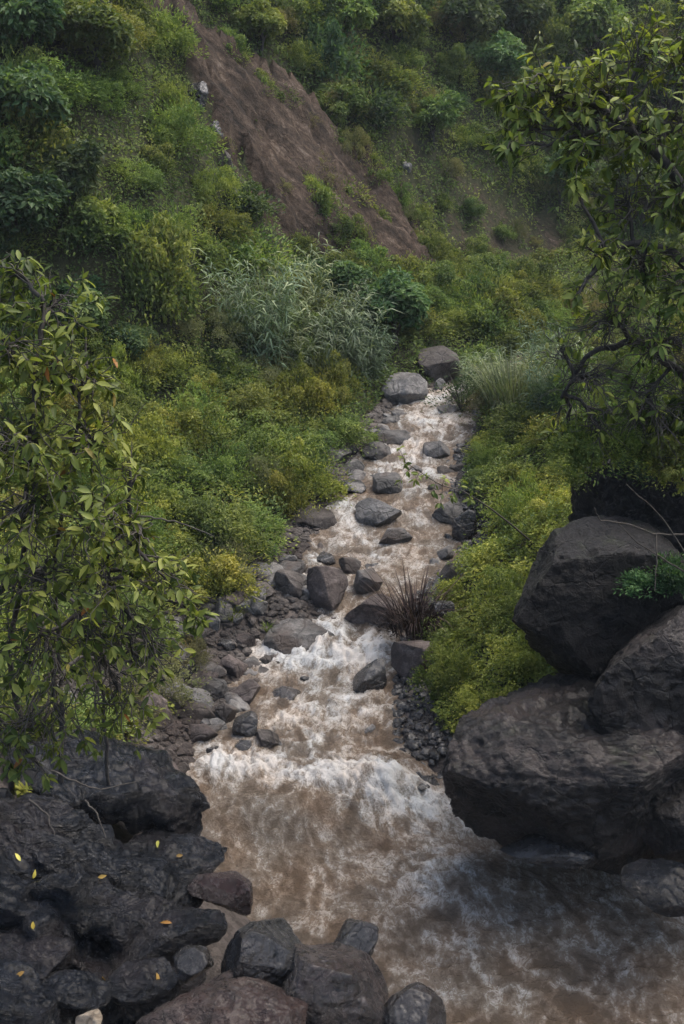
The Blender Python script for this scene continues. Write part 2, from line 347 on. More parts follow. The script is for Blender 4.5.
# the landslide and the worn brown slope are areas of the ground: their outlines are laid out on the hillside
def on_ground(poly):
    out = []
    for q in poly: p, _ = hit(*q); out.append((p[0], p[1]))
    return out
SCAR_W = on_ground([(max(q[0], 0), q[1]) for q in SCAR]); BROWN_W = on_ground(BROWN)
def soft_in(x, y, poly, n):
    s = 0
    for dx, dy in ((0, 0), (.35, .2), (-.35, .2), (.2, -.4), (-.2, -.4)): s = s + in_poly(x + dx + n, y + dy + n, poly)
    return s / 5
def soil_at(x, y):
    P = np.stack([x * .8, y * .8, x * 0], -1).reshape(-1, 3); n = (fbm(P, 4, gain=.65) * 1.5).reshape(np.shape(x))
    return np.maximum(soft_in(x, y, SCAR_W, n), np.clip(.42 + .5 * fbm(P * .9 + 40, 3).reshape(np.shape(x)), 0, 1) * soft_in(x, y, BROWN_W, n))
def gravel_at(x, y):
    d = np.maximum(xl(y) - x, (x - xr(y)) * 1.0); left = xl(y) - x > x - xr(y)
    wide = np.where(left, np.interp(y, [12, 16, 19.5, 21.5, 24, 30, 36], [1.2, 2.4, 2.4, 1.2, .6, .5, .4]), np.interp(y, [12, 14, 20, 24, 30], [.8, .9, .8, .5, .4]))
    return np.maximum((1 - sstep(wide * .75, wide * 1.25, d)) * (y < 50), 1. * ((y < 14.0) & (xl(y) - x > -1) & (xl(y) - x < 7)))
gx = np.concatenate([np.arange(-70, -16, 1.), np.arange(-16, 24, .2), np.arange(24, 71, 1.)])
gy = np.concatenate([np.arange(-25, 4, 1.), np.arange(4, 66, .2), np.arange(66, 131, 1.3)])
GX, GY = np.meshgrid(gx, gy); GZ = height(GX, GY); SO = soil_at(GX, GY)
_a = hit(415, 265)[0][:2] - hit(210, 75)[0][:2]; _a /= np.linalg.norm(_a)
_q = np.stack([(GX * _a[1] - GY * _a[0]) * 1.3, (GX * _a[0] + GY * _a[1]) * .35, GX * 0], -1).reshape(-1, 3)      # gullies run down the bare slope
GZ = GZ + sstep(.55, 1., SO) * (.8 * fbm(_q, 5, gain=.68, ridged=True) + .6 * fbm(_q * np.array([2.2, 6, 1]), 4, gain=.6, ridged=True)).reshape(GX.shape)
nx, ny = len(gx), len(gy); I = (np.arange(ny - 1)[:, None] * nx + np.arange(nx - 1)[None]).ravel()
me = raw_mesh('ground', np.stack([GX, GY, GZ], -1).reshape(-1, 3), np.stack([I, I + 1, I + nx + 1, I + nx], -1), M['ground'], True,
              [('soil', 'POINT', SO.ravel()), ('gravel', 'POINT', gravel_at(GX, GY).ravel())])
tag(link('ground', me), kind='structure')

# ------------------------------------------------------------------ the stream
BLOBS = [(300, 656, 75, 20, 1.1), (350, 648, 40, 18, 1.0), (300, 735, 70, 40, .35), (245, 770, 42, 12, .9), (312, 785, 38, 10, .8), (375, 788, 50, 24, 1.3),
         (420, 815, 60, 22, .7), (345, 865, 40, 30, .14), (425, 890, 40, 40, .26), (215, 760, 18, 26, .6), (300, 712, 30, 30, .3), (360, 700, 25, 30, .45),
         (350, 545, 25, 14, .5), (340, 515, 18, 18, .6), (350, 585, 16, 10, .3), (400, 560, 40, 14, .45), (410, 515, 26, 12, .35), (420, 470, 26, 24, .55),
         (400, 450, 30, 10, .6), (430, 425, 35, 12, .7), (425, 402, 30, 10, .6), (460, 395, 25, 8, .7), (385, 475, 14, 14, .5), (312, 575, 9, 22, .8),
         (470, 960, 50, 22, .2), (560, 990, 60, 22, .15), (590, 300, 40, 20, .5), (330, 625, 14, 16, .6), (455, 870, 55, 20, .35), (550, 905, 60, 18, .1)]
CALM = [(285, 818, 75, 24, -.30), (300, 845, 60, 25, -.10), (600, 930, 80, 50, .0), (390, 405, 10, 8, -.2), (330, 555, 20, 14, -.25)]
def blob_world(b):
    y, t = water_y(b[1]); y2, _ = water_y(b[1] - b[3]); y1, _ = water_y(b[1] + b[3])
    return ((b[0] - 342) / F * t, y, b[2] / F * t, max(.25, (y2 - y1) / 2), b[4])
BW = [blob_world(b) for b in BLOBS + CALM]
wy = [5.0]
while wy[-1] < 62: wy.append(wy[-1] + .0016 * wy[-1] ** 1.15)
wy = np.array(wy); nc = 250; tt = np.linspace(0, 1, nc)
WX = (xl(wy) - .7)[:, None] * (1 - tt) + (xr(wy) + .7)[:, None] * tt; WY = np.repeat(wy[:, None], nc, 1)
turb = np.full(WX.shape, .17)
for bx, by, rx, ry, s in BW: turb += s * np.exp(-(((WX - bx) / rx) ** 2 + ((WY - by) / ry) ** 2))
turb = np.clip(turb, .02, 1.5)
def wn_(sx, sy, z, o, ridged=False, warp=.0):
    P = np.stack([WX * sx, WY * sy, np.zeros_like(WX) + z], -1).reshape(-1, 3)
    if warp:
        q = np.stack([fbm(P * .7 + 5, 3), fbm(P * .7 + 31, 3), np.zeros(len(P))], -1); P = P + warp * q
    return fbm(P, o, ridged=ridged).reshape(WX.shape)
big = wn_(.9, .7, 1, 3); chop = wn_(2.2, 2.6, 7, 5, True, .9); fine = wn_(6, 5, 3, 4, True, .6)
hump = 0
for px, py, rx, ry, hh in ((285, 818, 62, 24, .30), (375, 792, 50, 18, .30), (470, 885, 60, 22, .16), (330, 652, 40, 12, .15), (400, 930, 60, 20, .15)):
    bx, by, ax, ay, hh = blob_world((px, py, rx, ry, hh)); hump = hump + hh * np.exp(-(((WX - bx) / ax) ** 2 + ((WY - by) / ay) ** 2))
WZ = zw(WY) + hump + .13 * big * (turb + .3) + .05 * (chop - .2) + np.minimum(turb, 1.) * (.13 * (chop - .2) + .085 * fine)
lace = wn_(1.6, 1.25, 11, 5, True, 1.6); lace2 = wn_(4.2, 3.4, 23, 4, True, 1.2)
foam = np.clip(.75 * (lace - .40) + .48 * (lace2 - .36) + .44 * np.minimum(turb, 1.1) - .11 + .5 * (chop - .3) * turb, -.2, 1.3)
iw = (np.arange(len(wy) - 1)[:, None] * nc + np.arange(nc - 1)[None]).ravel()
me = raw_mesh('river', np.stack([WX, WY, WZ], -1).reshape(-1, 3), np.stack([iw, iw + 1, iw + nc + 1, iw + nc], -1), M['water'], True, [('foam', 'POINT', foam.ravel())])
tag(link('river_water', me), kind='structure')
# thin humid air over the valley
hz = NT('humid_air'); hz.t.nodes.remove(hz.b); pv = hz.n('ShaderNodeVolumePrincipled'); pv.inputs['Density'].default_value = .0004; pv.inputs['Color'].default_value = (.86, .92, .96, 1); pv.inputs['Anisotropy'].default_value = .2
hz.l(pv.outputs[0], hz.out.inputs['Volume'])
zt = float(GZ.max()) + 6; zb = float(GZ.min()) - 1.5; bv = np.array([(x, y, z) for z in (zb, zt) for y in (-26, 132) for x in (-72, 72)], float)
tag(link('haze', raw_mesh('haze', bv, np.array([[0, 2, 3, 1], [4, 5, 7, 6], [0, 1, 5, 4], [2, 6, 7, 3], [0, 4, 6, 2], [1, 3, 7, 5]]), hz.m)), 'faint humid haze over the valley', 'haze', None, 'stuff')
# ------------------------------------------------------------------ plants of the far valley
def dirs(rng, n):
    return unit(rng.normal(size=(n, 3)))
def foliage(rng, clumps, n, L, ratio=.5, up=.55, shell=.6, droop=.25, lower=.35):
    c = np.array([q[:3] for q in clumps]); r = np.array([q[3] for q in clumps]); p = r ** 2 / (r ** 2).sum()
    k = rng.choice(len(c), n, p=p); u = dirs(rng, n); fl = (u[:, 2] < 0) & (rng.random(n) > lower); u[fl, 2] *= -1
    P = c[k] + u * (r[k] * (shell + (1.05 - shell) * rng.random(n)))[:, None]
    N = unit(u * .7 + np.array([0, 0, up]) + .45 * rng.normal(size=(n, 3)))
    D = unit(np.cross(N, dirs(rng, n))) + .45 * u + np.array([0, 0, -droop]); LL = L * (.6 + .8 * rng.random(n))
    V, Fq, a = leaf_quads(P, D, N, LL, LL * ratio, rng)
    tone = rng.random(len(c)) * .36 - .18              # each clump its own tone
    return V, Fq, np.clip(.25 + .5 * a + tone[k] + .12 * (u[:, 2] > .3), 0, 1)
def shrub_mesh(seed, mat, n=2600, L=.13, k=18, rz=.8, ratio=.5, rmin=.2, rmax=.42, droop=.25):
    rng = np.random.default_rng(seed); cl = []
    for _ in range(k):
        u = dirs(rng, 1)[0]; u[2] = abs(u[2]); s = rng.random() ** .5 * .92
        cl.append((u[0] * s, u[1] * s, .10 + u[2] * s * rz * rng.uniform(.7, 1.35), rng.uniform(rmin * .6, rmax) * (1.1 - .45 * s)))
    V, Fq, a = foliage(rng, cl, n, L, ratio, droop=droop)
    k2 = n // 5; u = dirs(rng, k2); u[:, 2] = np.abs(u[:, 2]); P = u * np.array([.85, .85, .85 * rz]) * (.75 + .65 * rng.random((k2, 1)))   # loose sprays
    V2, F2, a2 = leaf_quads(P, u + .6 * dirs(rng, k2), np.array([0, 0, 1.]) + .5 * dirs(rng, k2), L * 1.15, L * .5, rng)
    return raw_mesh('shrub', np.concatenate([V, V2]), np.concatenate([Fq, F2 + len(V)]), mat, False, [('leafrand', 'FACE', np.concatenate([a, a2]))])
def blade_mesh(seed, mat, n=170, h=1.9, w=.035, spread=.5, arch=.9, base=.3, nm='blades'):
    rng = np.random.default_rng(seed); S = 6; t = np.linspace(0, 1, S); ang = rng.random(n) * 6.283; b = np.sqrt(rng.random(n)) * base
    hh = h * (.55 + .5 * rng.random(n)); out = spread * hh * (.3 + rng.random(n)); ar = arch * hh * rng.random(n) ** 1.6
    dx, dy = np.cos(ang), np.sin(ang)
    r = b[:, None] + out[:, None] * t ** 1.7; z = hh[:, None] * t - ar[:, None] * t ** 3 * .8
    C = np.stack([dx[:, None] * r, dy[:, None] * r, z], -1); a2 = ang + 1.57 + .8 * rng.normal(size=n); sd = np.stack([np.cos(a2), np.sin(a2), 0 * a2], -1)
    ww = (w * (.6 + .7 * rng.random(n)))[:, None] * np.array([.7, 1, 1, .85, .55, .05])
    V = np.stack([C + sd[:, None] * ww[..., None], C - sd[:, None] * ww[..., None]], 2).reshape(-1, 3)
    i = (np.arange(n)[:, None] * S * 2 + np.arange(S - 1)[None] * 2).ravel()
    return raw_mesh(nm, V, np.stack([i, i + 1, i + 3, i + 2], -1), mat, False, [('leafrand', 'FACE', np.repeat(rng.random(n), S - 1))])
def tree_parts(seed, mat, n=5200, L=.15, k=26, th=.9, flat=.75):
    """unit tree: crown radius about 1, crown centre at z = 1.35"""
    rng = np.random.default_rng(seed); cl = []; tb = Tubes(); zc = 1.3
    tb.add([(0, 0, -.6), (.03, .02, .2), (-.03, .04, zc * .6), (.02, 0, zc)], [.10, .08, .06, .04])
    for _ in range(k):
        u = dirs(rng, 1)[0]; u[2] = u[2] * .8 + .15; s = .35 + .5 * rng.random(); c = np.array([u[0] * s, u[1] * s, zc + u[2] * s * flat])
        cl.append((*c, rng.uniform(.2, .38)))
        if _ < 9: st = np.array([0, 0, zc * rng.uniform(.35, .8)]); tb.add([st, (st + c) / 2 + (0, 0, .06), c], [.045, .03, .012], 5)
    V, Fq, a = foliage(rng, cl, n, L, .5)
    return tb.mesh('trunk', M['bark']), raw_mesh('crown', V, Fq, mat, False, [('leafrand', 'FACE', a)])

def cane_mesh(seed, mat, ns=46, h=1.75):
    rng = np.random.default_rng(seed); Ps, Ds, Ls = [], [], []
    for _ in range(ns):
        a = rng.random() * 6.283; b = .6 * math.sqrt(rng.random()); lean = rng.uniform(.1, .45); hh = h * rng.uniform(.55, 1.15); o = np.array([math.cos(a), math.sin(a), 0])
        k = int(11 * hh); t = np.linspace(.12, 1, k); P = o * (b + lean * hh * t[:, None] ** 1.6) + np.array([0, 0, 1]) * hh * t[:, None]; ang = rng.random(k) * 6.283
        D = np.stack([np.cos(ang), np.sin(ang), rng.uniform(-.2, .9, k)], -1) + .5 * o; Ps.append(P); Ds.append(D); Ls.append(rng.uniform(.28, .55, k))
        Ps.append(P[:-1]); Ds.append(P[1:] - P[:-1]); Ls.append(np.linalg.norm(P[1:] - P[:-1], axis=1) * 1.2)
    P, D, L = np.concatenate(Ps), np.concatenate(Ds), np.concatenate(Ls); V, Fq, a = leaf_quads(P, D, np.array([0, 0, 1.]) + .5 * dirs(rng, len(P)), L, .035 + 0 * L, rng, .15, .35)
    return raw_mesh('cane', V, Fq, mat, False, [('leafrand', 'FACE', a)])

PR = {
    'hill': [shrub_mesh(10 + i, M['hill_leaf'], 3600, .11, 22, 1.0) for i in range(4)],
    'yellow': [shrub_mesh(20 + i, M['hill_yellow'], 4400, .085, 24, 1.0, .38) for i in range(4)],
    'broad': [shrub_mesh(30 + i, M['broad_leaf'], 2400, .16, 20, .95, .55) for i in range(2)],
    'olive': [shrub_mesh(40 + i, M['olive'], 4000, .07, 18, .9, .30) for i in range(2)],
    'mound': [shrub_mesh(50 + i, M['mound_leaf'], 5200, .070, 26, .85, .6, .16, .34) for i in range(4)],
    'darkbush': [shrub_mesh(60 + i, M['tree_dark'], 2600, .13) for i in range(2)],
    'cane': [cane_mesh(75 + i, M['reed']) for i in range(2)],
    'reed': [blade_mesh(70 + i, M['reed'], 620, 1.7, .013, .42, 1.15, .75) for i in range(3)],
}
_vr = np.random.default_rng(5)
count = {}
def place(kind, p, s, name, label, cat, group, sink=.08, sz=1.):
    k = count.get(kind, 0); count[kind] = k + 1
    o = link(name, PR[kind][k % len(PR[kind])], None, (p[0], p[1], float(height(p[0], p[1])) - sink * s))
    o.rotation_euler = (_vr.uniform(-.12, .12), _vr.uniform(-.12, .12), _vr.uniform(0, 6.28)); o.scale = (s, s * _vr.uniform(.8, 1.2), s * sz * _vr.uniform(.8, 1.25) * (1.45 if _vr.random() < .2 else 1))
    return tag(o, label, cat, group)

# ground cover that nobody could count: leaves over the hillside and the banks
def cover(name, n, x0, x1, y0, y1, dens, mat, lo, hi, L0, L1, seed):
    rng = np.random.default_rng(seed); out = []
    y = y0 + (y1 - y0) * rng.random(n) ** 1.15; x = x0 + (x1 - x0) * rng.random(n)
    z = height(x, y); px, py, d = project(np.stack([x, y, z], -1))
    k = (px > -130) & (px < W + 130) & (py > -90) & (py < H + 60); x, y, z, px, py, d = x[k], y[k], z[k], px[k], py[k], d[k]
    k = rng.random(len(x)) < dens(x, y, px, py); x, y, z, d = x[k], y[k], z[k], d[k]; m = len(x)
    P = np.stack([x, y, z], -1); q = P * np.array([1.0, 1.0, .8]); nz = fbm(q, 4, gain=.7); mo = sstep(-.35, .5, nz)
    P[:, 2] += lo + (hi - lo) * mo * rng.random(m) ** .6
    L = np.interp(d, [12, 50], [L0, L1]) * (.6 + .8 * rng.random(m)); e = .15
    gxn = (height(x + e, y) - height(x - e, y)) / (2 * e); gyn = (height(x, y + e) - height(x, y - e)) / (2 * e)
    G = unit(np.stack([-gxn, -gyn, np.ones(m)], -1)); N = unit(G * .8 + np.array([0, 0, .4]) + .55 * rng.normal(size=(m, 3)))
    D = unit(np.cross(N, dirs(rng, m))) + .35 * G
    V, Fq, a = leaf_quads(P, D, N, L, L * .5, rng)
    me = raw_mesh(name, V, Fq, mat, False, [('leafrand', 'FACE', np.clip(.1 + .55 * a + .35 * mo, 0, 1))])
    return link(name, me)
def veg_ok(x, y): return (1 - (y < 14.0) * (xl(y) - x > -1) * (xl(y) - x < 7)) * (1 - sstep(.2, .5, soil_at(x, y))) * (1 - sstep(.25, .7, gravel_at(x, y)))
def bright_zone(x, y):
    dl = xl(y) - x; dr = x - xr(y); dh = foot_dist(x, y)
    left = .42 * sstep(.8, 2.2, dl) * (1 - sstep(-.6, .6, dh)) * sstep(15, 18, y) * (1 - sstep(29, 33, y))
    right = sstep(.5, 1., dr) * (1 - sstep(4.5, 7, dr)) * sstep(12, 14, y) * (1 - sstep(27, 31, y))
    return np.maximum(left * .8, right)
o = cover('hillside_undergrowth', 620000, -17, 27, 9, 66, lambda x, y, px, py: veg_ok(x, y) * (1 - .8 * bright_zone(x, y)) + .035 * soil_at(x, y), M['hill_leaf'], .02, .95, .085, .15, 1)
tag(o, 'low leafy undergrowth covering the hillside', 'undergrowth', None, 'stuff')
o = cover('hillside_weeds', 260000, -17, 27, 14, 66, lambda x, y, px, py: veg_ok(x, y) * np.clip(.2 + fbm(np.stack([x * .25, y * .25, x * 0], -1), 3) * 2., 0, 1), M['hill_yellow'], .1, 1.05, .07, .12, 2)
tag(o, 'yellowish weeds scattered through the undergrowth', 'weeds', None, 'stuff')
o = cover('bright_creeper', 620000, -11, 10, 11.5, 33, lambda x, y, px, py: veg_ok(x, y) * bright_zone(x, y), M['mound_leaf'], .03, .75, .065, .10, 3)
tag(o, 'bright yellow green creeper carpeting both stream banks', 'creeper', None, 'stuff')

# trees picked out one by one on the slopes: (px, py, crown radius in px, species, label)
TREES = [
    (28, 118, 50, 'tree_dark', 'large dark green tree at the upper edge of the left hillside'),
    (75, 185, 44, 'tree_dark', 'dark green round tree below the upper left hillside tree'),
    (22, 215, 46, 'tree_dark', 'shadowy tree low on the left hillside above the large leaved tree'),
    (78, 320, 34, 'broad_leaf', 'blue green tree at the foot of the left hillside'),
    (130, 345, 26, 'tree_dark', 'small round dark tree standing alone at the hill foot'),
    (100, 45, 42, 'hill_leaf', 'mid green tree near the top of the left hillside'),
    (30, 30, 44, 'tree_dark', 'topmost dark tree on the left hillside'),
    (395, 312, 40, 'broad_leaf', 'broad glossy green tree at the bottom of the landslide'),
    (345, 288, 30, 'broad_leaf', 'low leafy tree between the reeds and the landslide'),
    (520, 22, 40, 'tree_dark', 'dark rounded tree near the top of the far slope'),
    (462, 30, 34, 'tree_dark', 'dark tree at the crest above the brown slope'),
    (492, 72, 32, 'broad_leaf', 'bluish green tree with round crown below the crest trees'),
    (590, 35, 42, 'hill_leaf', 'light green tree on the far slope behind the overhanging branches'),
    (340, 22, 30, 'hill_leaf', 'bushy tree on the slope beside the top of the landslide'),
    (395, 25, 32, 'hill_leaf', 'mid green tree in the middle of the far crest'),
    (432, 120, 26, 'hill_leaf', 'small tree halfway up the slope right of the landslide'),
    (545, 100, 34, 'tree_dark', 'dark green tree half hidden by the overhanging branches'),
    (560, 180, 30, 'broad_leaf', 'green tree in the hollow above the far bend of the stream'),
    (640, 200, 40, 'tree_dark', 'dark tree deep in the shade behind the overhanging branches'),
    (340, 108, 26, 'hill_leaf', 'small pale tree at the right rim of the landslide'),
    (262, 30, 26, 'hill_yellow', 'yellowish small tree at the top rim of the landslide'),
    (660, 90, 40, 'hill_leaf', 'leafy tree on the far slope at the edge of the view'),
]
TP = {m: [tree_parts(100 + i * 7 + j, M[m]) for j in range(2)] for i, m in enumerate(('tree_dark', 'broad_leaf', 'hill_leaf', 'hill_yellow'))}
tk = 0
for px, py, r, sp, lab in TREES:
    p, t = hit(px, min(py + r * 1.0, 1000)); d = (p - CAM) @ FWD; s = r / F * d
    e = empty('hillside_tree', p - np.array([0, 0, .15])); e.rotation_euler = (0, 0, _vr.uniform(0, 6.28)); e.scale = (s * 1.05, s * 1.05, s)
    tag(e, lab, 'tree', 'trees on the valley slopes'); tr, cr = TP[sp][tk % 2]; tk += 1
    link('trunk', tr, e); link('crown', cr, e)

# shrubs over the slopes, sampled on the ground and kept where the view reaches them
def scatter(n, x0, x1, y0, y1, mind, ok, seed, tol=2.5):
    rng = np.random.default_rng(seed); got = []
    for _ in range(n):
        x = rng.uniform(x0, x1); y = rng.uniform(y0, y1); p = np.array([x, y, float(height(x, y))])
        px, py, d = project(p); px, py = px[0], py[0]
        if not (-25 < px < W + 25 and -25 < py < H): continue
        m = mind(px, py)
        if any((q[0] - x) ** 2 + (q[1] - y) ** 2 < m * m for q in got): continue
        if not ok(x, y, px, py, rng): continue
        h_, _t = hit(px, py)
        if abs((h_ - CAM) @ FWD - d[0]) > tol: continue
        got.append((x, y, p[2], px, py))
    return got
OFX, OFY = np.array([0, .6, -.3, .5, -.1]), np.array([0, .3, -.2, -.5, .3])
def s1(v): return float(np.asarray(v).ravel()[0])
def on_hill(x, y, px, py, rng):
    X, Y = np.array([x]), np.array([y])
    return s1(foot_dist(X, Y)) > -.3 and float(soil_at(X + OFX, Y + OFY).max()) < .3
for x, y, z, px, py in scatter(5200, -15, 24, 25, 62, lambda px, py: .95, on_hill, 11):
    s = _vr.uniform(.7, 1.35)
    u = _vr.random()
    if px < 235:
        kind = ('darkbush' if u < .35 else 'hill' if u < .75 else 'yellow') if px < 85 else ('yellow' if u < .6 else 'hill' if u < .9 else 'olive')
        if kind == 'darkbush': place(kind, (x, y), s, 'hillside_shrub', 'dark green shrub in the shaded growth of the left hillside', 'shrub', 'dark shrubs on the left hillside')
        elif kind == 'yellow': place(kind, (x, y), s, 'hillside_shrub', 'yellow green fine leaved shrub on the left hillside', 'shrub', 'yellow green shrubs on the left hillside')
        elif kind == 'olive': place(kind, (x, y), s * .9, 'hillside_shrub', 'dull olive shrub on the left hillside', 'shrub', 'olive shrubs on the left hillside')
        else: place(kind, (x, y), s, 'hillside_shrub', 'mid green leafy shrub on the left hillside', 'shrub', 'green shrubs on the left hillside')
    else:
        kind = 'darkbush' if u < .25 else 'hill' if u < .6 else 'yellow' if u < .78 else 'olive'
        lab = {'darkbush': 'dark green shrub on the far slope right of the landslide', 'hill': 'mid green leafy shrub on the far slope right of the landslide',
               'yellow': 'yellow green shrub on the far slope right of the landslide', 'olive': 'dull olive shrub on the far slope right of the landslide'}[kind]
        grp = {'darkbush': 'dark', 'hill': 'green', 'yellow': 'yellow green', 'olive': 'olive'}[kind] + ' shrubs on the far slope'
        place(kind, (x, y), s, 'hillside_shrub', lab, 'shrub', grp)
def brown(x, y, px, py, rng):
    X, Y = np.array([x]), np.array([y]); s = s1(soil_at(X, Y)); return s > .3 and (rng.random() < (.22 if px < 395 else .8))
for x, y, z, px, py in scatter(1500, -12, 18, 27, 60, lambda px, py: .8, brown, 12):
    kind = 'olive' if _vr.random() < .6 else 'hill'
    place(kind, (x, y), _vr.uniform(.4, .8), 'scrub_bush', 'small scrubby bush rooted in the bare earth of the landslide' if px < 420 else 'small scrubby bush on the worn brown slope above the bend', 'bush',
          'bushes on the landslide' if px < 420 else 'bushes on the brown slope')
for px, py, r in ((258, 84, 15), (282, 100, 17), (304, 118, 18), (330, 130, 20), (352, 160, 20), (372, 172, 18), (398, 200, 20), (420, 222, 18), (345, 195, 22), (322, 180, 22), (308, 196, 18), (345, 235, 20), (362, 246, 16), (300, 246, 16), (236, 62, 14)):
    p, t = hit(px, py + r * .5); place(('hill', 'olive', 'yellow')[px % 3], p, r / F * t * _vr.uniform(.9, 1.25), 'scrub_bush', 'scrubby bush leaning over the ragged right edge of the landslide', 'bush', 'bushes along the landslide edge')
# tufts on the landslide that stand out in the photograph
for px, py, r in ((318, 205, 26), (300, 178, 15), (330, 232, 16), (240, 92, 10), (270, 120, 8), (372, 215, 15), (440, 250, 20), (415, 235, 14)):
    p, t = hit(px, py + r * .6); place('hill' if r > 14 else 'olive', p, r / F * t, 'scrub_bush', 'green bush growing inside the landslide scar', 'bush', 'green bushes inside the landslide scar')
def flat_left(x, y, px, py, rng):
    X, Y = np.array([x]), np.array([y]); return xl(y) - x > .55 and not (362 < px < 476 and 340 < py < 425) and s1(foot_dist(X, Y)) < .2 and s1(gravel_at(X, Y)) < .5 and y > 17
for x, y, z, px, py in scatter(2500, -12, 8, 17, 44, lambda px, py: .85, flat_left, 13):
    u = _vr.random(); s = _vr.uniform(.6, 1.15)
    if px > 385 or py < 365:
        kind = 'hill' if u < .6 else 'yellow'; place(kind, (x, y), s, 'valley_shrub', 'green shrub on the left bank beyond the reeds', 'shrub', 'shrubs on the left bank beyond the reeds')
    elif u < .42: place('mound', (x, y), s, 'creeper_mound', 'bright yellow green creeper mound on the left bank', 'bush', 'creeper mounds on the left bank')
    elif u < .70: place('yellow', (x, y), s, 'bank_shrub', 'fine leaved yellowish shrub among the left bank creepers', 'shrub', 'yellowish shrubs on the left bank')
    elif u < .82: place('olive', (x, y), s, 'bank_shrub', 'brownish olive shrub among the left bank creepers', 'shrub', 'olive shrubs on the left bank')
    else: place('hill', (x, y), s, 'bank_shrub', 'mid green shrub among the left bank creepers', 'shrub', 'green shrubs on the left bank')
def flat_right(x, y, px, py, rng):
    X, Y = np.array([x]), np.array([y]); return x - xr(y) > 1.0 and not (362 < px < 476 and 340 < py < 425) and s1(foot_dist(X, Y)) < .2 and y > 14.5
for x, y, z, px, py in scatter(3000, -1, 17, 14.5, 50, lambda px, py: .75 if py < 440 else .85, flat_right, 14):
    u = _vr.random(); s = _vr.uniform(.5, 1.0)
    if py > 440:
        if u < .6: place('mound', (x, y), s * .8, 'creeper_mound', 'bright yellow green creeper mound on the right bank above the boulders', 'bush', 'creeper mounds on the right bank', sz=.8)
        elif u < .95: place('yellow', (x, y), s * .75, 'bank_shrub', 'fine leaved yellowish shrub on the right bank creepers', 'shrub', 'yellowish shrubs on the right bank')
    else:
        kind = 'olive' if u < .35 else 'yellow' if u < .65 else 'hill'
        lab = {'olive': 'greyish olive shrub on the flat beyond the right bank', 'yellow': 'yellow green shrub on the flat beyond the right bank', 'hill': 'mid green shrub on the flat beyond the right bank'}[kind]
        place(kind, (x, y), s, 'bank_shrub', lab, 'shrub', {'olive': 'olive', 'yellow': 'yellow green', 'hill': 'green'}[kind] + ' shrubs on the right flat')
for px, py in ((546, 356), (556, 348), (566, 342), (577, 334), (588, 326), (600, 318), (570, 322), (556, 334), (612, 330), (595, 340), (580, 350), (604, 305), (590, 312), (598, 304), (608, 297), (618, 291), (628, 300), (585, 320)):
    p, t = hit(px, py); place(('olive', 'yellow', 'hill')[px % 3], p, _vr.uniform(.6, .95), 'bank_shrub', 'shrub crowding the narrow far stream above the bend', 'shrub', 'shrubs crowding the far stream')
# reeds
for px, py in ((258, 372), (275, 350), (290, 375), (305, 352), (318, 378), (332, 360), (345, 380), (358, 368), (368, 380), (262, 340), (300, 335), (330, 338), (350, 350), (248, 352)):
    p, t = hit(px, py); place('reed' if _vr.random() < .12 else 'cane', p, _vr.uniform(.8, 1.2), 'reed_clump', 'pale grey green reed clump on the left bank at the foot of the landslide', 'reeds', 'reed clumps on the left bank')
for px, py in ((485, 400), (500, 408), (515, 412), (530, 405), (545, 412), (560, 405), (575, 400), (505, 388), (535, 385), (560, 380), (590, 395), (480, 385)):
    p, t = hit(px, py); place('reed' if _vr.random() < .15 else 'cane', p, _vr.uniform(.6, .95), 'reed_clump', 'grey green reed clump on the right bank where the stream bends', 'reeds', 'reed clumps on the right bank', sz=1.05)
p, t = hit(462, 412)
dk = empty('dark_bush', p); tag(dk, 'dark twiggy bush at the water edge beside the right bank reeds', 'bush')
link('foliage', shrub_mesh(88, M['tree_dark'], 1500, .10, 12, 1.0, .2), dk)
tb = Tubes(); _r8 = np.random.default_rng(8)
for _ in range(26):
    a = _r8.random() * 6.28; q = np.array([math.cos(a), math.sin(a), 1.3]) * _r8.uniform(.4, .75); tb.add([(0, 0, 0), q * .5 + (0, 0, .1), q], [.018, .012, .005], 4)
link('stem', tb.mesh('stem', M['bark']), dk)
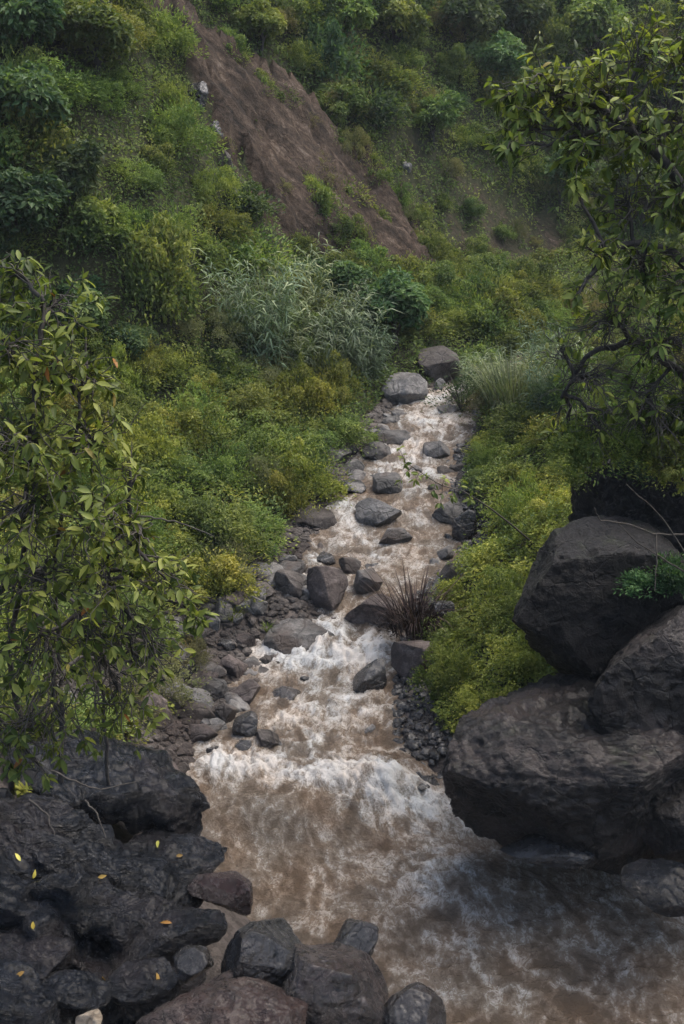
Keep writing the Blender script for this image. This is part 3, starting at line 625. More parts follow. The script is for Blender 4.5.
# ------------------------------------------------------------------ boulders and stones
_ico = {}
def ico(sub):
    if sub not in _ico:
        bm = bmesh.new(); bmesh.ops.create_icosphere(bm, subdivisions=sub, radius=1); bm.verts.index_update()
        _ico[sub] = (np.array([v.co[:] for v in bm.verts]), np.array([[v.index for v in f.verts] for f in bm.faces])); bm.free()
    return _ico[sub]
def rock_mesh(seed, dims, mat, sub=5, cuts=12, rough=.07, crack=.05, lump=.2, ridges=0., below=1.35, boxy=1., fine=1.):
    V, Fc = ico(sub); V = V.copy(); rng = np.random.default_rng(seed)
    if boxy < 1: V = np.sign(V) * np.abs(V) ** boxy
    V = V * (1 + lump * fbm(V * 1.1 + seed * 3.7, 2))[:, None]
    for _ in range(cuts):
        n = dirs(rng, 1)[0]; o = rng.uniform(.5, .88); e = V @ n - o; V = V - np.outer(np.where(e > 0, e * .95, 0), n)
    V = V / np.abs(V).max(0) * (.94 + .06 * rng.random(3)); V[:, 2] = np.where(V[:, 2] < 0, V[:, 2] * below, V[:, 2])
    dims = np.array(dims) / 2; m = dims.mean(); Q = V * dims; U = unit(V / dims)
    d = rough * fbm(Q / m * 1.7 + seed, 5) + crack * np.minimum(fbm(Q / m * 2.6 + seed * 1.3, 4, ridged=True) - .35, .25) + fine * rough * .45 * fbm(Q * 8 + seed, 4, gain=.6) + rough * .55 * np.minimum(fbm(Q * 3.1 + seed * 2.1, 5, gain=.6, ridged=True) - .3, .2)
    if ridges:
        Wp = Q + .35 * np.stack([fbm(Q * 1.3 + seed, 3), fbm(Q * 1.3 + seed + 50, 3), fbm(Q * 1.3 + seed + 90, 3)], -1); Z = Wp @ np.array([.25, -.45, .86])
        d += ridges * (2.4 * (np.abs(np.sin(Z * 4.2)) ** .7 - .6) + 5.0 * np.abs(pnoise(Wp * np.array([1.3, 2.0, 2.6]) + seed)) + 1.9 * np.abs(pnoise(Wp * 3.6 + seed)) + .35 * np.abs(pnoise(Wp * 9.5 + seed)) - 1.4)
    return raw_mesh('rock', Q + U * (d * m)[:, None], Fc, mat, True)
def rock(box, mat, label, name='boulder', cat='boulder', dr=.85, depth=None, seed=None, sub=5, hk=1.0, wk=1.06, group=None, rot=(0, 0, 0), **k):
    x0, x1, y0, y1 = box; cx, cy = (x0 + x1) / 2, (y0 + y1) / 2
    if depth is None:
        p, t = hit(cx, y1); base = (p - CAM) @ FWD; wd = (x1 - x0) / F * base; depth = base + wd * dr * .32
    wd = (x1 - x0) / F * depth * wk; dp = wd * dr; P = unproj(cx, cy, depth); v = unit(P - CAM); sd = -v[2]; cd = math.sqrt(1 - sd * sd)
    ha = (y1 - y0) / F * depth; hh = math.sqrt(max(ha * ha - (dp * sd) ** 2, (.42 * ha) ** 2)) / cd * hk
    seed = seed if seed is not None else int(x0 * 7 + y0 * 3) % 9973
    o = link(name, rock_mesh(seed, (wd, dp, hh), M[mat], sub, **k), None, P); o.rotation_euler = tuple(R(v) for v in rot)
    return tag(o, label, cat, group)
RK = [
    # far stretch
    ((383, 432, 368, 408), 'rock_pale', 'large pale grey boulder on the left shore at the far bend'),
    ((415, 461, 343, 383), 'rock_brown', 'big dark brown boulder behind the pale one at the far bend'),
    ((433, 445, 377, 394), 'rock_pale', 'small upright pale stone wedged below the big brown boulder'),
    ((436, 460, 404, 414), 'rock_grey', 'low flat stone in the white water below the far bend'),
    ((391, 407, 409, 420), 'rock_grey', 'small low stone in the stream below the pale far boulder'),
    ((375, 415, 427, 446), 'rock_grey', 'flat grey boulder with pointed right end in the upper stream'),
    ((359, 391, 440, 464), 'rock_grey', 'dark grey rounded boulder below the flat pointed one'),
    ((423, 451, 439, 461), 'rock_grey', 'grey boulder at the right shore of the upper stream'),
    ((317, 351, 445, 466), 'rock_grey', 'grey wedge boulder on the left shore under the bushes'),
    ((318, 339, 435, 447), 'rock_pale', 'pale flat stone on top of the left shore beside the bushes'),
    ((300, 319, 437, 459), 'rock_wet', 'dark stone tucked under the left bank bushes'),
    ((330, 366, 478, 495), 'rock_wet', 'long dark flat boulder in mid stream left of a similar one'),
    ((367, 402, 473, 495), 'rock_grey', 'mossy grey flat boulder in mid stream behind the sapling'),
    ((318, 334, 466, 480), 'rock_grey', 'small grey stone at the left waterline above the long dark boulder'),
    ((408, 424, 464, 474), 'rock_grey', 'little grey stone among the upper rapids'),
    # middle stretch
    ((356, 402, 497, 531), 'rock_pale', 'prominent rounded pale boulder in mid stream with wet patch'),
    ((377, 412, 525, 548), 'rock_grey', 'smaller grey boulder just below the prominent pale one'),
    ((432, 462, 501, 528), 'rock_grey', 'grey boulder against the right bank beside mid stream'),
    ((288, 336, 506, 532), 'rock_brown', 'broad brown slab on the left shore of mid stream'),
    ((338, 361, 554, 577), 'rock_grey', 'bluish grey boulder behind the tall split boulder'),
    ((350, 382, 562, 598), 'rock_grey', 'angular grey boulder leaning on the reddish faced boulder'),
    ((315, 337, 551, 567), 'rock_wet', 'dark wet stone at the left edge above the tall split boulder'),
    ((307, 350, 565, 619), 'rock_red', 'tall split boulder standing on the left shore'),
    ((345, 403, 590, 634), 'rock_red', 'large flat topped boulder with reddish face in mid stream'),
    ((274, 305, 570, 600), 'rock_brown', 'brown boulder on the left bank beside the small side channel'),
    ((240, 276, 582, 600), 'rock_brown', 'long brown boulder lying under the left bank bushes'),
    ((221, 247, 594, 609), 'rock_grey', 'grey stone on the upper left gravel bank'),
    ((245, 271, 593, 619), 'rock_pale', 'rounded pale stone on the left gravel bank'),
    ((264, 335, 614, 655), 'rock_grey', 'wide faceted grey boulder jutting from the left bank into the rapids'),
    # lower left bank
    ((192, 216, 601, 616), 'rock_grey', 'flat grey stone near the dry stick on the left bank'),
    ((205, 225, 614, 632), 'rock_pale', 'pale stone behind the grass tuft on the left bank'),
    ((213, 237, 636, 651), 'rock_wet', 'dark stone in the middle of the left gravel bank'),
    ((236, 256, 632, 652), 'rock_red', 'reddish stone right of the dark stone on the left gravel bank'),
    ((266, 285, 652, 667), 'rock_brown', 'small brown stone below the wide faceted boulder'),
    ((220, 252, 656, 682), 'rock_red', 'reddish rounded boulder at the left edge of the rapids'),
    ((228, 263, 678, 706), 'rock_red', 'reddish brown boulder below the other at the left edge of the rapids'),
    ((199, 229, 680, 702), 'rock_grey', 'grey boulder left of the reddish brown one on the lower bank'),
    ((215, 237, 699, 725), 'rock_brown', 'brown stone above the wet black boulder by the left pool'),
    ((229, 258, 712, 742), 'rock_wet', 'wet black boulder at the left edge between pool and rapids'),
    ((235, 257, 738, 754), 'rock_wet', 'small wet black stone below the wet black boulder'),
    ((196, 211, 719, 736), 'rock_wet', 'small dark stone at the upper end of the left pool'),
    ((158, 183, 689, 708), 'rock_grey', 'grey stone half buried at the left bank under the leaves'),
    ((134, 176, 691, 732), 'rock_red', 'reddish earthy slab on the left bank behind the foreground outcrop'),
    ((205, 222, 745, 760), 'rock_wet', 'small wet stone lying inside the left pool'),
    # in the rapids
    ((271, 304, 684, 704), 'rock_wet', 'dark stone awash in the middle of the white rapids'),
    ((300, 310, 676, 684), 'rock_wet', 'tiny dark stone awash just above the middle of the rapids'),
    ((255, 281, 730, 752), 'rock_brown', 'brown stone half covered by water beside the black boulder'),
    ((305, 342, 650, 664), 'rock_grey', 'grey stone with water running over it under the upper rapids'),
    # right shore
    ((353, 392, 660, 698), 'rock_wet', 'jagged black boulder at the right shore of the rapids'),
    ((392, 442, 636, 684), 'rock_red', 'reddish block under the dead fern on the right shore'),
    ((430, 458, 600, 640), 'rock_wet', 'dark rock in the right bank behind the dead fern'),
    ((396, 446, 766, 794), 'rock_wet', 'flat wet slab at the water edge beside the big right boulder'),
    ((440, 462, 560, 590), 'rock_brown', 'brown rock at the right bank above the dead fern'),
    ((452, 476, 505, 545), 'rock_wet', 'shadowed rock in the right bank below the leaning sapling'),
]
for i, (b, m, lab) in enumerate(RK): rock(b, m, lab, seed=200 + i, sub=5 if b[1] - b[0] > 24 else 4, cuts=[16, 20, 24, 13][i % 4], boxy=[.9, .75, .85, 1.][i % 4])
# foreground left: wet bedrock, ridge behind ridge
for b, m, lab, dep, rot, k in [
    ((-110, 222, 845, 1110), 'bedrock', 'broad black bedrock shelf lying under all the other lower left ridges', 13.35, (0, 14, -6), dict(dr=.6, ridges=.10)),
    ((120, 222, 826, 880), 'bedrock', 'low wet ledge at the waterline between the long outcrop and the red faced rock', 13.9, (0, 8, 0), dict(dr=.7, ridges=.07)),
    ((15, 206, 740, 828), 'bedrock', 'long wet grey outcrop sloping into the stream under the foreground tree', 14.4, (0, 14, 0), dict(dr=.75, ridges=.06)),
    ((140, 208, 772, 836), 'bedrock', 'rounded wet nose of rock dipping into the foam at the outcrop end', 14.6, (0, 10, 0), dict(dr=.9, ridges=.06)),
    ((-60, 130, 800, 880), 'bedrock', 'black rippled ridge under the long grey outcrop at the left edge', 13.1, (0, 22, -8), dict(dr=.5, ridges=.10)),
    ((60, 205, 838, 905), 'bedrock', 'lower end of the rippled ridge beside the red faced rock', 13.2, (0, 20, -8), dict(dr=.55, ridges=.10)),
    ((-60, 90, 872, 935), 'bedrock', 'dark ridge below the rippled one at the left edge', 12.3, (0, 16, -6), dict(dr=.5, ridges=.10)),
    ((50, 180, 885, 938), 'bedrock', 'layered black ridge above the dark hollow', 12.5, (0, 10, -6), dict(dr=.5, ridges=.10)),
    ((95, 225, 912, 968), 'bedrock', 'smooth blue black ridge of rock behind the angular boulder', 12.2, (0, -14, 10), dict(dr=.5, ridges=.07)),
    ((-40, 75, 925, 985), 'bedrock', 'hollowed black rock at the left edge below the dark ridge', 11.8, (0, 12, 0), dict(dr=.6, ridges=.10)),
    ((100, 185, 958, 1004), 'bedrock', 'glossy rounded rock between the blue black ridge and the brown slab', 11.7, (0, -6, 5), dict(dr=.6, ridges=.07)),
    ((30, 110, 965, 1015), 'bedrock', 'low black rock beside the tan stone', 11.5, (0, 8, 0), dict(dr=.7, ridges=.10)),
    ((-60, 60, 975, 1060), 'bedrock', 'black wet rock in the lowest left corner', 11.1, (0, 10, 0), dict(dr=.7, ridges=.10)),
]: rock(b, m, lab, 'bedrock_outcrop', 'rock outcrop', depth=dep, sub=7, cuts=5, rough=.12, crack=.06, lump=.3, rot=rot, fine=.15, **k)
rock((188, 270, 868, 912), 'red_wet', 'wet rock with a dark red face at the water edge', depth=13.2, sub=6, cuts=14, dr=.6)
rock((206, 316, 908, 1010), 'rock_wet', 'big angular wet grey black boulder at the bottom edge of the stream', depth=11.6, sub=7, cuts=18, rough=.06, crack=.05, seed=31, fine=.4)
rock((272, 388, 936, 1060), 'wet_brown', 'large rounded wet boulder beside the angular one at the bottom', depth=11.5, sub=7, cuts=8, rough=.10, crack=.08, seed=57, fine=.4)
rock((328, 382, 920, 968), 'rock_wet', 'dark wet boulder behind the large rounded one at the water edge', depth=12.2, sub=6, seed=33)
rock((380, 452, 990, 1060), 'rock_wet', 'wet black boulder peeking over the bottom edge into the stream', depth=11.3, sub=6, seed=34)
rock((112, 305, 972, 1085), 'slab', 'flat brown grained slab at the very bottom', depth=10.8, sub=7, cuts=7, rough=.09, crack=.12, seed=35, dr=.7, lump=.3)
rock((170, 212, 945, 980), 'rock_wet', 'small glossy grey stone between the slab and the angular boulder', 'stone', 'stone', depth=11.5, seed=36)
rock((76, 102, 1008, 1034), 'tan_rock', 'small tan stone at the bottom among black wet rock', 'stone', 'stone', depth=10.7, seed=37)
# right: the great boulders
rock((438, 770, 686, 845), 'rock_big', 'huge dark grey boulder undercut above the right side of the stream', depth=16.0, sub=7, cuts=7, dr=.55, rough=.13, crack=.10, lump=.22, seed=41, boxy=.75)
rock((640, 800, 735, 862), 'rock_big', 'rough dark boulder at the right edge in front of the huge one', depth=15.2, sub=7, cuts=12, dr=.8, rough=.12, crack=.10, lump=.2, seed=42, boxy=.8)
rock((494, 690, 524, 706), 'rock_black', 'tall black overhanging boulder standing on the right bank', depth=16.8, sub=7, cuts=8, dr=.8, rough=.08, crack=.09, lump=.14, seed=43, boxy=.7)
rock((588, 745, 598, 748), 'rock_big', 'rounded dark boulder leaning against the black overhanging one', depth=15.6, sub=7, cuts=10, dr=.8, rough=.10, crack=.09, seed=44, boxy=.8)
rock((565, 800, 426, 610), 'rock_black', 'black cliff of rock under the overhanging tree', 'cliff', 'cliff', depth=18.2, sub=7, cuts=8, dr=.9, rough=.12, crack=.10, seed=45, boxy=.75)
rock((622, 720, 862, 915), 'bedrock', 'wet black ledge at the right waterline below the undercut', depth=14.4, sub=6, seed=46)
rock((500, 640, 826, 862), 'rock_wet', 'low wet ledge in the shadow under the huge boulder', depth=15.4, sub=6, seed=47, dr=.5)

# loose stones along the banks
SP = [rock_mesh(300 + i, (1, .85, .62), M[m], 4, cuts=14, rough=.10, boxy=.75 + .05 * (i % 5)) for i, m in enumerate(('rock_grey', 'rock_brown', 'rock_red', 'rock_grey', 'rock_wet', 'rock_brown', 'rock_pale', 'rock_grey', 'rock_brown', 'rock_red', 'rock_pale', 'rock_grey'))]
_sr = np.random.default_rng(77); ns = 0
def stone(x, y, s, k, lab, grp, nm='bank_stone'):
    o = link(nm, SP[k % len(SP)], None, (x, y, float(surface(np.array([x]), np.array([y]))[0]) + .06 * s)); o.rotation_euler = tuple(_sr.uniform(-.35, .35, 2)) + (_sr.uniform(0, 6.28),)
    o.scale = (s, s * _sr.uniform(.75, 1.1), s * _sr.uniform(.7, 1.1)); tag(o, lab, 'stone', grp)
while ns < 95:
    y = 14.5 + 19 * _sr.random() ** 1.4; wd = float(np.interp(y, [14, 16, 19.5, 21.5, 24, 30, 36], [1.4, 2.5, 2.5, 1.3, .7, .6, .5])); x = xl(y) - wd * _sr.random() + .1
    s = .15 + (.62 if y < 21.5 else .45) * _sr.random() ** 1.9; stone(x, y, s, int(_sr.choice([0, 1, 2, 3, 4, 6, 6, 7, 8, 9, 10, 10, 11])), 'loose rounded stone on the left gravel bank', 'loose stones on the left bank'); ns += 1
def near_big(x, y):
    return any(abs(x - q[0]) < q[2] and abs(y - q[1]) < q[2] for q in _bp)
_bp = [(o.location.x, o.location.y, max(o.dimensions.x, .3) * .42) for o in COL.objects if o.name.startswith('boulder')]
ns = 0
while ns < 58:                                               # the jumble of larger blocks along the left waterline
    y = 15.6 + 6.6 * _sr.random(); wd = float(np.interp(y, [15.6, 19.5, 22.5], [1.9, 2.2, .7])); x = xl(y) + .15 - (wd + .15) * _sr.random() ** 1.3; ns += 1
    if not near_big(x, y): stone(x, y, _sr.uniform(.34, .78), int(_sr.choice([0, 1, 10, 3, 7, 8, 9, 10, 11, 6, 6])), 'angular block in the jumble along the left waterline', 'angular blocks on the left bank')
ns = 0
while ns < 44:
    y = 22 + 12 * _sr.random(); left = _sr.random() < .55; x = xl(y) + _sr.uniform(-.35, .3) if left else xr(y) + _sr.uniform(-.3, .35); ns += 1
    if not near_big(x, y): stone(x, y, _sr.uniform(.28, .7), int(_sr.choice([0, 3, 6, 7, 10, 11, 1])), 'grey block on the left edge of the upper stream' if left else 'grey block on the right edge of the upper stream', 'blocks on the left edge of the upper stream' if left else 'blocks on the right edge of the upper stream')
ns = 0
while ns < 25:
    y = 15.5 + 18 * _sr.random(); x = xl(y) + (xr(y) - xl(y)) * _sr.random(); ns += 1
    if not near_big(x, y): stone(x, y, _sr.uniform(.12, .32), int(_sr.choice([4, 4, 0, 3])), 'small dark stone awash in the stream between the boulders', 'stones awash in the stream')
ns = 0
while ns < 45:
    y = 14.8 + 17 * _sr.random() ** 1.2; x = xr(y) + .75 * _sr.random() - .05
    s = .10 + .26 * _sr.random() ** 2.; stone(x, y, s, int(_sr.choice([1, 2, 4, 4, 5])), 'loose dark stone along the right waterline', 'loose stones on the right bank'); ns += 1
for b_, m_, l_ in (((186, 208, 82, 112), 'rock_wet', 'dark rock ledge at the upper left rim of the landslide'), ((203, 228, 118, 150), 'rock_wet', 'dark rock ledge halfway down the left rim of the landslide'), ((216, 236, 150, 178), 'rock_brown', 'brown ledge below the dark ones on the left rim of the landslide'),
                   ((222, 240, 186, 216), 'rock_wet', 'black rock showing through the plants left of the landslide'), ((246, 282, 140, 160), 'rock_pale', 'pale flat stone in the middle of the landslide'), ((268, 284, 164, 178), 'rock_grey', 'grey stone below the pale one in the landslide'),
                   ((400, 412, 160, 174), 'rock_pale', 'small pale stone on the brown slope right of the landslide')): rock(b_, m_, l_, sub=5, cuts=14, rough=.12, crack=.1)
_n = 0
while _n < 45:
    a = _sr.uniform(200, 430); b = _sr.uniform(60, 275); p, _t = hit(a, b)
    if float(soil_at(p[:1], p[1:2])[0]) > .8: stone(p[0], p[1], _sr.uniform(.08, .36), int(_sr.choice([0, 1, 2, 3, 6, 10])), 'pale stone stuck in the bare earth of the landslide', 'stones on the landslide', 'slide_stone'); _n += 1
# gravel between them
def gravel(name, n, fn, mat, seed, label):
    rng = np.random.default_rng(seed); V0, F0 = ico(2); Vs, Fs = [], []
    for i in range(n):
        x, y, s = fn(rng); A = V0 * (1 + .5 * rng.normal(size=(1, 3)) * .3) * (.8 + .4 * rng.random((len(V0), 1))) * s * np.array([1, .8, .6])
        a = rng.random() * 6.28; c, si = math.cos(a), math.sin(a); A = np.stack([A[:, 0] * c - A[:, 1] * si, A[:, 0] * si + A[:, 1] * c, A[:, 2]], -1)
        Vs.append(A + np.array([x, y, float(height(x, y)) + .2 * s])); Fs.append(F0 + i * len(V0))
    return tag(link(name, raw_mesh(name, np.concatenate(Vs), np.concatenate(Fs), M[mat])), label, 'gravel', None, 'stuff')
def gl(rng):
    y = 14.3 + 17 * rng.random() ** 1.3; wd = float(np.interp(y, [14, 16, 19.5, 21.5, 24, 30], [1.4, 2.6, 2.6, 1.4, .7, .6])); return xl(y) - wd * rng.random() + .15, y, .03 + .11 * rng.random() ** 2.5
def gr(rng):
    y = 14.2 + 14 * rng.random() ** 1.2; return xr(y) + 1.0 * rng.random() - .05, y, .03 + .10 * rng.random() ** 2.4
gravel('bank_gravel', 4200, gl, 'rock_brown', 3, 'small broken gravel between the stones of the left bank')
gravel('dark_gravel', 2000, gr, 'rock_wet', 4, 'dark wet gravel strip along the right waterline')
# ------------------------------------------------------------------ plants close to the viewpoint
def curve(rng, a, b, n=7, wob=.06, sag=0.):
    t = np.linspace(0, 1, n)[:, None]; L = np.linalg.norm(b - a); P = a * (1 - t) + b * t; off = np.cumsum(rng.normal(size=(n, 3)), 0) * wob * L / math.sqrt(n)
    off -= off[0] + (off[-1] - off[0]) * t; P = P + off; P[:, 2] += sag * L * (4 * t * (1 - t))[:, 0]; return P
def rosette(rng, tip, d, n, L, out, spread=1.1, droop=.35):
    d = unit(d); u = dirs(rng, n); u = u - (u @ d)[:, None] * d; u = unit(u)
    D = unit(u * spread + d * (.35 + .6 * rng.random((n, 1))) + np.array([0, 0, -droop]) * rng.random((n, 1)) * 1.6); N = unit(np.array([0, 0, 1.]) * .9 + d * .5 + .35 * rng.normal(size=(n, 3)))
    LL = L * (.4 + .85 * rng.random(n)); out.append((tip + .01 * u - d * (rng.random((n, 1)) * .12 * L * 3), D, N, LL))
def leaves_obj(name, items, mat, parent, rng, ratio=.36, droop=.28):
    P, D, N, L = (np.concatenate([i[k] for i in items]) for k in range(4)); V, Fc, a = leaf_full(P, D, N, L, L * ratio * (.8 + .4 * rng.random(len(L))), rng, droop)
    return link(name, raw_mesh(name, V, Fc, mat, True, [('leafrand', 'FACE', a)]), parent)
def near_tree(name, label, trunks, regions, mat, L, seed, base, ratio=.36, bare=.25, tw=.009, dens=1.):
    """trunks: lists of (px, py, depth); regions: (px, py, radius px, depth, twigs, leafiness)"""
    rng = np.random.default_rng(seed); e = empty(name, base); tag(e, label, 'tree'); B = np.array(base); allp = []; br = Tubes(); twg = Tubes(); lv = []
    for tr in trunks:
        pts = np.array([unproj(*q[:3]) if len(q) == 4 else q[:3] for q in tr['pts']]); n = len(pts); t = np.linspace(0, n - 1, n * 5); P = np.stack([np.interp(t, np.arange(n), pts[:, k]) for k in range(3)], -1)
        for _ in range(2): P[1:-1] = (P[:-2] + 2 * P[1:-1] + P[2:]) / 4
        P += .012 * rng.normal(size=P.shape); T = Tubes(); T.add(P - B, np.linspace(tr['r'], tr['r'] * .3, len(P)), 9); link('trunk', T.mesh('trunk', M['bark']), e); allp.append(P)
    A = np.concatenate(allp)
    for px, py, r, dep, nt, leafy in regions:
        c = unproj(px, py, dep); rad = r / F * dep; k = np.argsort(np.linalg.norm(A - c, axis=1) + .5 * np.maximum(0, A[:, 2] - c[2]))[:6]; st = A[rng.choice(k)]
        lim = curve(rng, st, c, 8, .10, .06); br = Tubes(); br.add(lim - B, np.linspace(.026, .011, 8), 6); link('branch', br.mesh('branch', M['bark']), e)
        for _ in range(int(nt * dens)):
            s = lim[rng.integers(3, 8)]; q = c + dirs(rng, 1)[0] * rad * rng.random() ** .45 * np.array([1, 1.3, 1]); P = curve(rng, s, q, 7, .13, rng.uniform(-.05, .15)); twg.add(P - B, np.linspace(tw, .0035, 7), 4)
            if rng.random() < leafy:
                rosette(rng, P[-1] - B, P[-1] - P[-3], int(rng.integers(5, 10)), L, lv)
                for m in (3, 4, 5):
                    if rng.random() < .6: rosette(rng, P[m] - B, P[m] - P[m - 1], 2, L * .8, lv)
            for _b in range(2 if leafy > .5 else 5):
                if rng.random() < bare:
                    q2 = q + dirs(rng, 1)[0] * rad * .7; P2 = curve(rng, P[rng.integers(2, 5)], q2, 6, .16); twg.add(P2 - B, np.linspace(tw * .6, .0025, 6), 4)
                    if rng.random() < leafy * .5: rosette(rng, P2[-1] - B, P2[-1] - P2[-3], 4, L * .8, lv)
    link('twig', twg.mesh('twig', M['twig']), e); leaves_obj('crown', lv, mat, e, rng, ratio)
    return e
b1, _ = hit(16, 800); dB = (b1 - CAM) @ FWD
def T(r, *pts): return dict(r=r, pts=[(*p, 0) for p in pts])
near_tree('broadleaf_tree', 'large leaved foreground tree hanging over the left bank, many thin dark stems', [
    T(.042, (10, 800, dB), (22, 730, dB - .8), (8, 660, dB - 1.5), (25, 560, 9.6), (30, 420, 9.3), (45, 300, 9.3)),
    T(.034, (60, 790, dB), (62, 720, dB - .6), (58, 640, dB - 1.2), (52, 560, 9.8), (75, 450, 9.5), (85, 340, 9.5)),
    T(.024, (108, 790, dB), (104, 700, dB - .5), (92, 610, 10.2), (118, 530, 9.8), (150, 520, 9.8)),
    T(.07, (-60, 800, dB - .5), (-50, 600, 9.6), (-30, 420, 9.2), (0, 290, 9.2))],
    [(15, 275, 36, 9.4, 14, 1), (55, 300, 42, 9.5, 18, 1), (10, 350, 50, 9.2, 24, 1), (55, 370, 46, 9.3, 26, 1), (88, 390, 30, 9.5, 14, 1), (30, 440, 60, 9.2, 34, .95), (95, 445, 42, 9.4, 24, 1),
     (130, 470, 24, 9.6, 9, 1), (20, 520, 55, 9.2, 30, .9), (85, 520, 50, 9.3, 30, .95), (140, 535, 36, 9.6, 16, 1), (50, 585, 55, 9.4, 28, .8), (115, 585, 46, 9.6, 26, .95), (168, 585, 34, 9.8, 16, 1),
     (30, 650, 50, 9.8, 30, .7), (95, 650, 50, 9.9, 28, .6), (150, 640, 40, 9.9, 22, .55), (190, 610, 22, 9.9, 7, 1), (60, 715, 50, 10.2, 28, .6), (125, 705, 42, 10.2, 20, .45), (15, 735, 40, 10.2, 20, .7), (35, 760, 30, 10.4, 14, .6), (165, 680, 22, 10.2, 8, .6), (-20, 450, 60, 9.2, 24, 1), (-25, 620, 60, 9.5, 22, .6), (-20, 310, 50, 9.2, 20, 1)],
    M['near_left'], .128, 3, b1, .36, .6, dens=.95)
b2, _ = hit(735, 560)
near_tree('overhanging_tree', 'tree with drooping leaves and tangled dark branches overhanging the right boulders', [
    T(.10, (735, 560, (b2 - CAM) @ FWD), (740, 430, 12.5), (715, 300, 11.6), (690, 200, 11.2), (640, 130, 11), (575, 120, 11)),
    T(.06, (740, 430, 12.5), (690, 380, 12), (640, 340, 11.8), (590, 350, 11.8), (560, 400, 12)),
    T(.06, (715, 300, 11.6), (670, 250, 11.4), (620, 240, 11.2), (580, 290, 11.2))],
    [(600, 85, 46, 11, 26, 1), (645, 55, 46, 11.2, 26, 1), (690, 45, 46, 11.2, 24, 1), (558, 105, 34, 11, 18, 1), (525, 130, 26, 10.9, 13, 1), (508, 150, 18, 10.8, 9, 1), (510, 95, 18, 10.8, 8, 1), (540, 75, 24, 10.9, 12, 1), (590, 145, 40, 11, 24, 1), (640, 130, 48, 11, 28, .95),
     (690, 120, 46, 11.2, 26, 1), (578, 182, 16, 10.9, 6, 1), (625, 200, 46, 11.2, 28, .8), (675, 200, 50, 11.3, 30, .95), (600, 245, 22, 11, 8, .9), (645, 275, 46, 11.4, 28, .7), (690, 285, 46, 11.4, 28, .95), (576, 297, 12, 11, 4, 1),
     (610, 320, 40, 11.6, 26, .3), (660, 350, 48, 11.6, 30, .5), (590, 375, 40, 11.8, 24, .15), (640, 410, 46, 11.9, 28, .35), (690, 400, 50, 11.9, 30, .7), (560, 350, 28, 11.8, 12, .2), (600, 430, 30, 12, 14, .2), (680, 460, 36, 12.2, 16, .4), (615, 455, 36, 13, 18, .7), (665, 455, 42, 13, 24, .8), (572, 432, 24, 12.5, 10, .5), (720, 160, 60, 11.4, 30, 1), (725, 330, 60, 11.6, 30, 1), (770, 90, 70, 11.6, 18, 1), (790, 220, 75, 11.8, 18, 1), (780, 350, 70, 12, 18, 1), (800, 440, 70, 12.8, 30, 1), (740, 440, 46, 12.8, 26, .9)],  # outermost right-hand clumps, out of view, added to shade the boulders
    M['near_right'], .145, 4, b2, .36, .65)
# the leaning sapling, its light leaves over the stream
def sprig(name, label, pts, tips, mat, L, seed, r=.02, cat='sapling'):
    rng = np.random.default_rng(seed); P = np.array([unproj(*q) for q in pts]); B = P[0]; e = empty(name, B); tag(e, label, cat); n = len(P); t = np.linspace(0, n - 1, n * 4); Q = np.stack([np.interp(t, np.arange(n), P[:, k]) for k in range(3)], -1)
    s = Tubes(); s.add(Q - B, np.linspace(r, r * .3, len(Q)), 6); lv = []
    for px, py, dep, k in tips:
        c = unproj(px, py, dep); st = Q[np.argmin(np.linalg.norm(Q - c, axis=1))]; C = curve(rng, st, c, 5, .08, .05); s.add(C - B, np.linspace(r * .35, .003, 5), 4); rosette(rng, c - B, c - st + np.array([0, 0, .05]), k, L, lv)
        rosette(rng, C[2] - B, c - st + np.array([0, 0, .05]), max(2, k // 2), L * .9, lv)
    link('stem', s.mesh('stem', M['twig']), e); leaves_obj('foliage', lv, mat, e, rng, .42)
p0, _ = hit(535, 548); d0 = (p0 - CAM) @ FWD
sprig('leaning_sapling', 'slender sapling with light yellow green leaves leaning out over the stream', [(535, 545, d0), (512, 525, d0 - 1), (490, 508, d0 - 1.8), (465, 492, d0 - 2.4), (440, 485, d0 - 2.8), (405, 462, d0 - 3.2)],
      [(398, 448, d0 - 3.3, 8), (405, 465, d0 - 3.2, 7), (415, 480, d0 - 3.1, 8), (400, 482, d0 - 3.1, 6), (425, 475, d0 - 3, 6), (432, 492, d0 - 2.9, 9), (445, 478, d0 - 2.8, 8), (452, 498, d0 - 2.7, 9), (462, 480, d0 - 2.5, 8), (470, 500, d0 - 2.4, 7), (480, 488, d0 - 2.2, 7), (440, 505, d0 - 2.8, 6)], M['sprig'], .13, 21)
for i, (px, py, n, lab) in enumerate(((163, 705, 8, 'bright green rosette plant on the left bank beside the reddish slab'), (20, 790, 8, 'small bright green sprout on the dark outcrop by the left edge'), (70, 735, 7, 'small green sprout at the top of the long wet outcrop'))):
    g, _ = hit(px, py + 8); d = (g - CAM) @ FWD - .3
    sprig('leafy_sprout', lab, [(px, py + 14, d), (px + 1, py + 6, d), (px, py, d)], [(px, py - 2, d, n), (px - 8, py + 3, d, 4), (px + 9, py + 2, d, 4)], M['sprig'], .16, 60 + i, .008, 'plant')
for px, py, s_, lab in ((165, 695, .75, 'fine twiggy grey green bush under the foreground tree leaves'), (130, 712, .6, 'small twiggy olive bush left of the reddish slab'), (190, 665, .5, 'little olive bush on the left gravel beside the foreground leaves')):
    g, _ = hit(px, py); place('olive', g, s_, 'twiggy_bush', lab, 'bush', None)
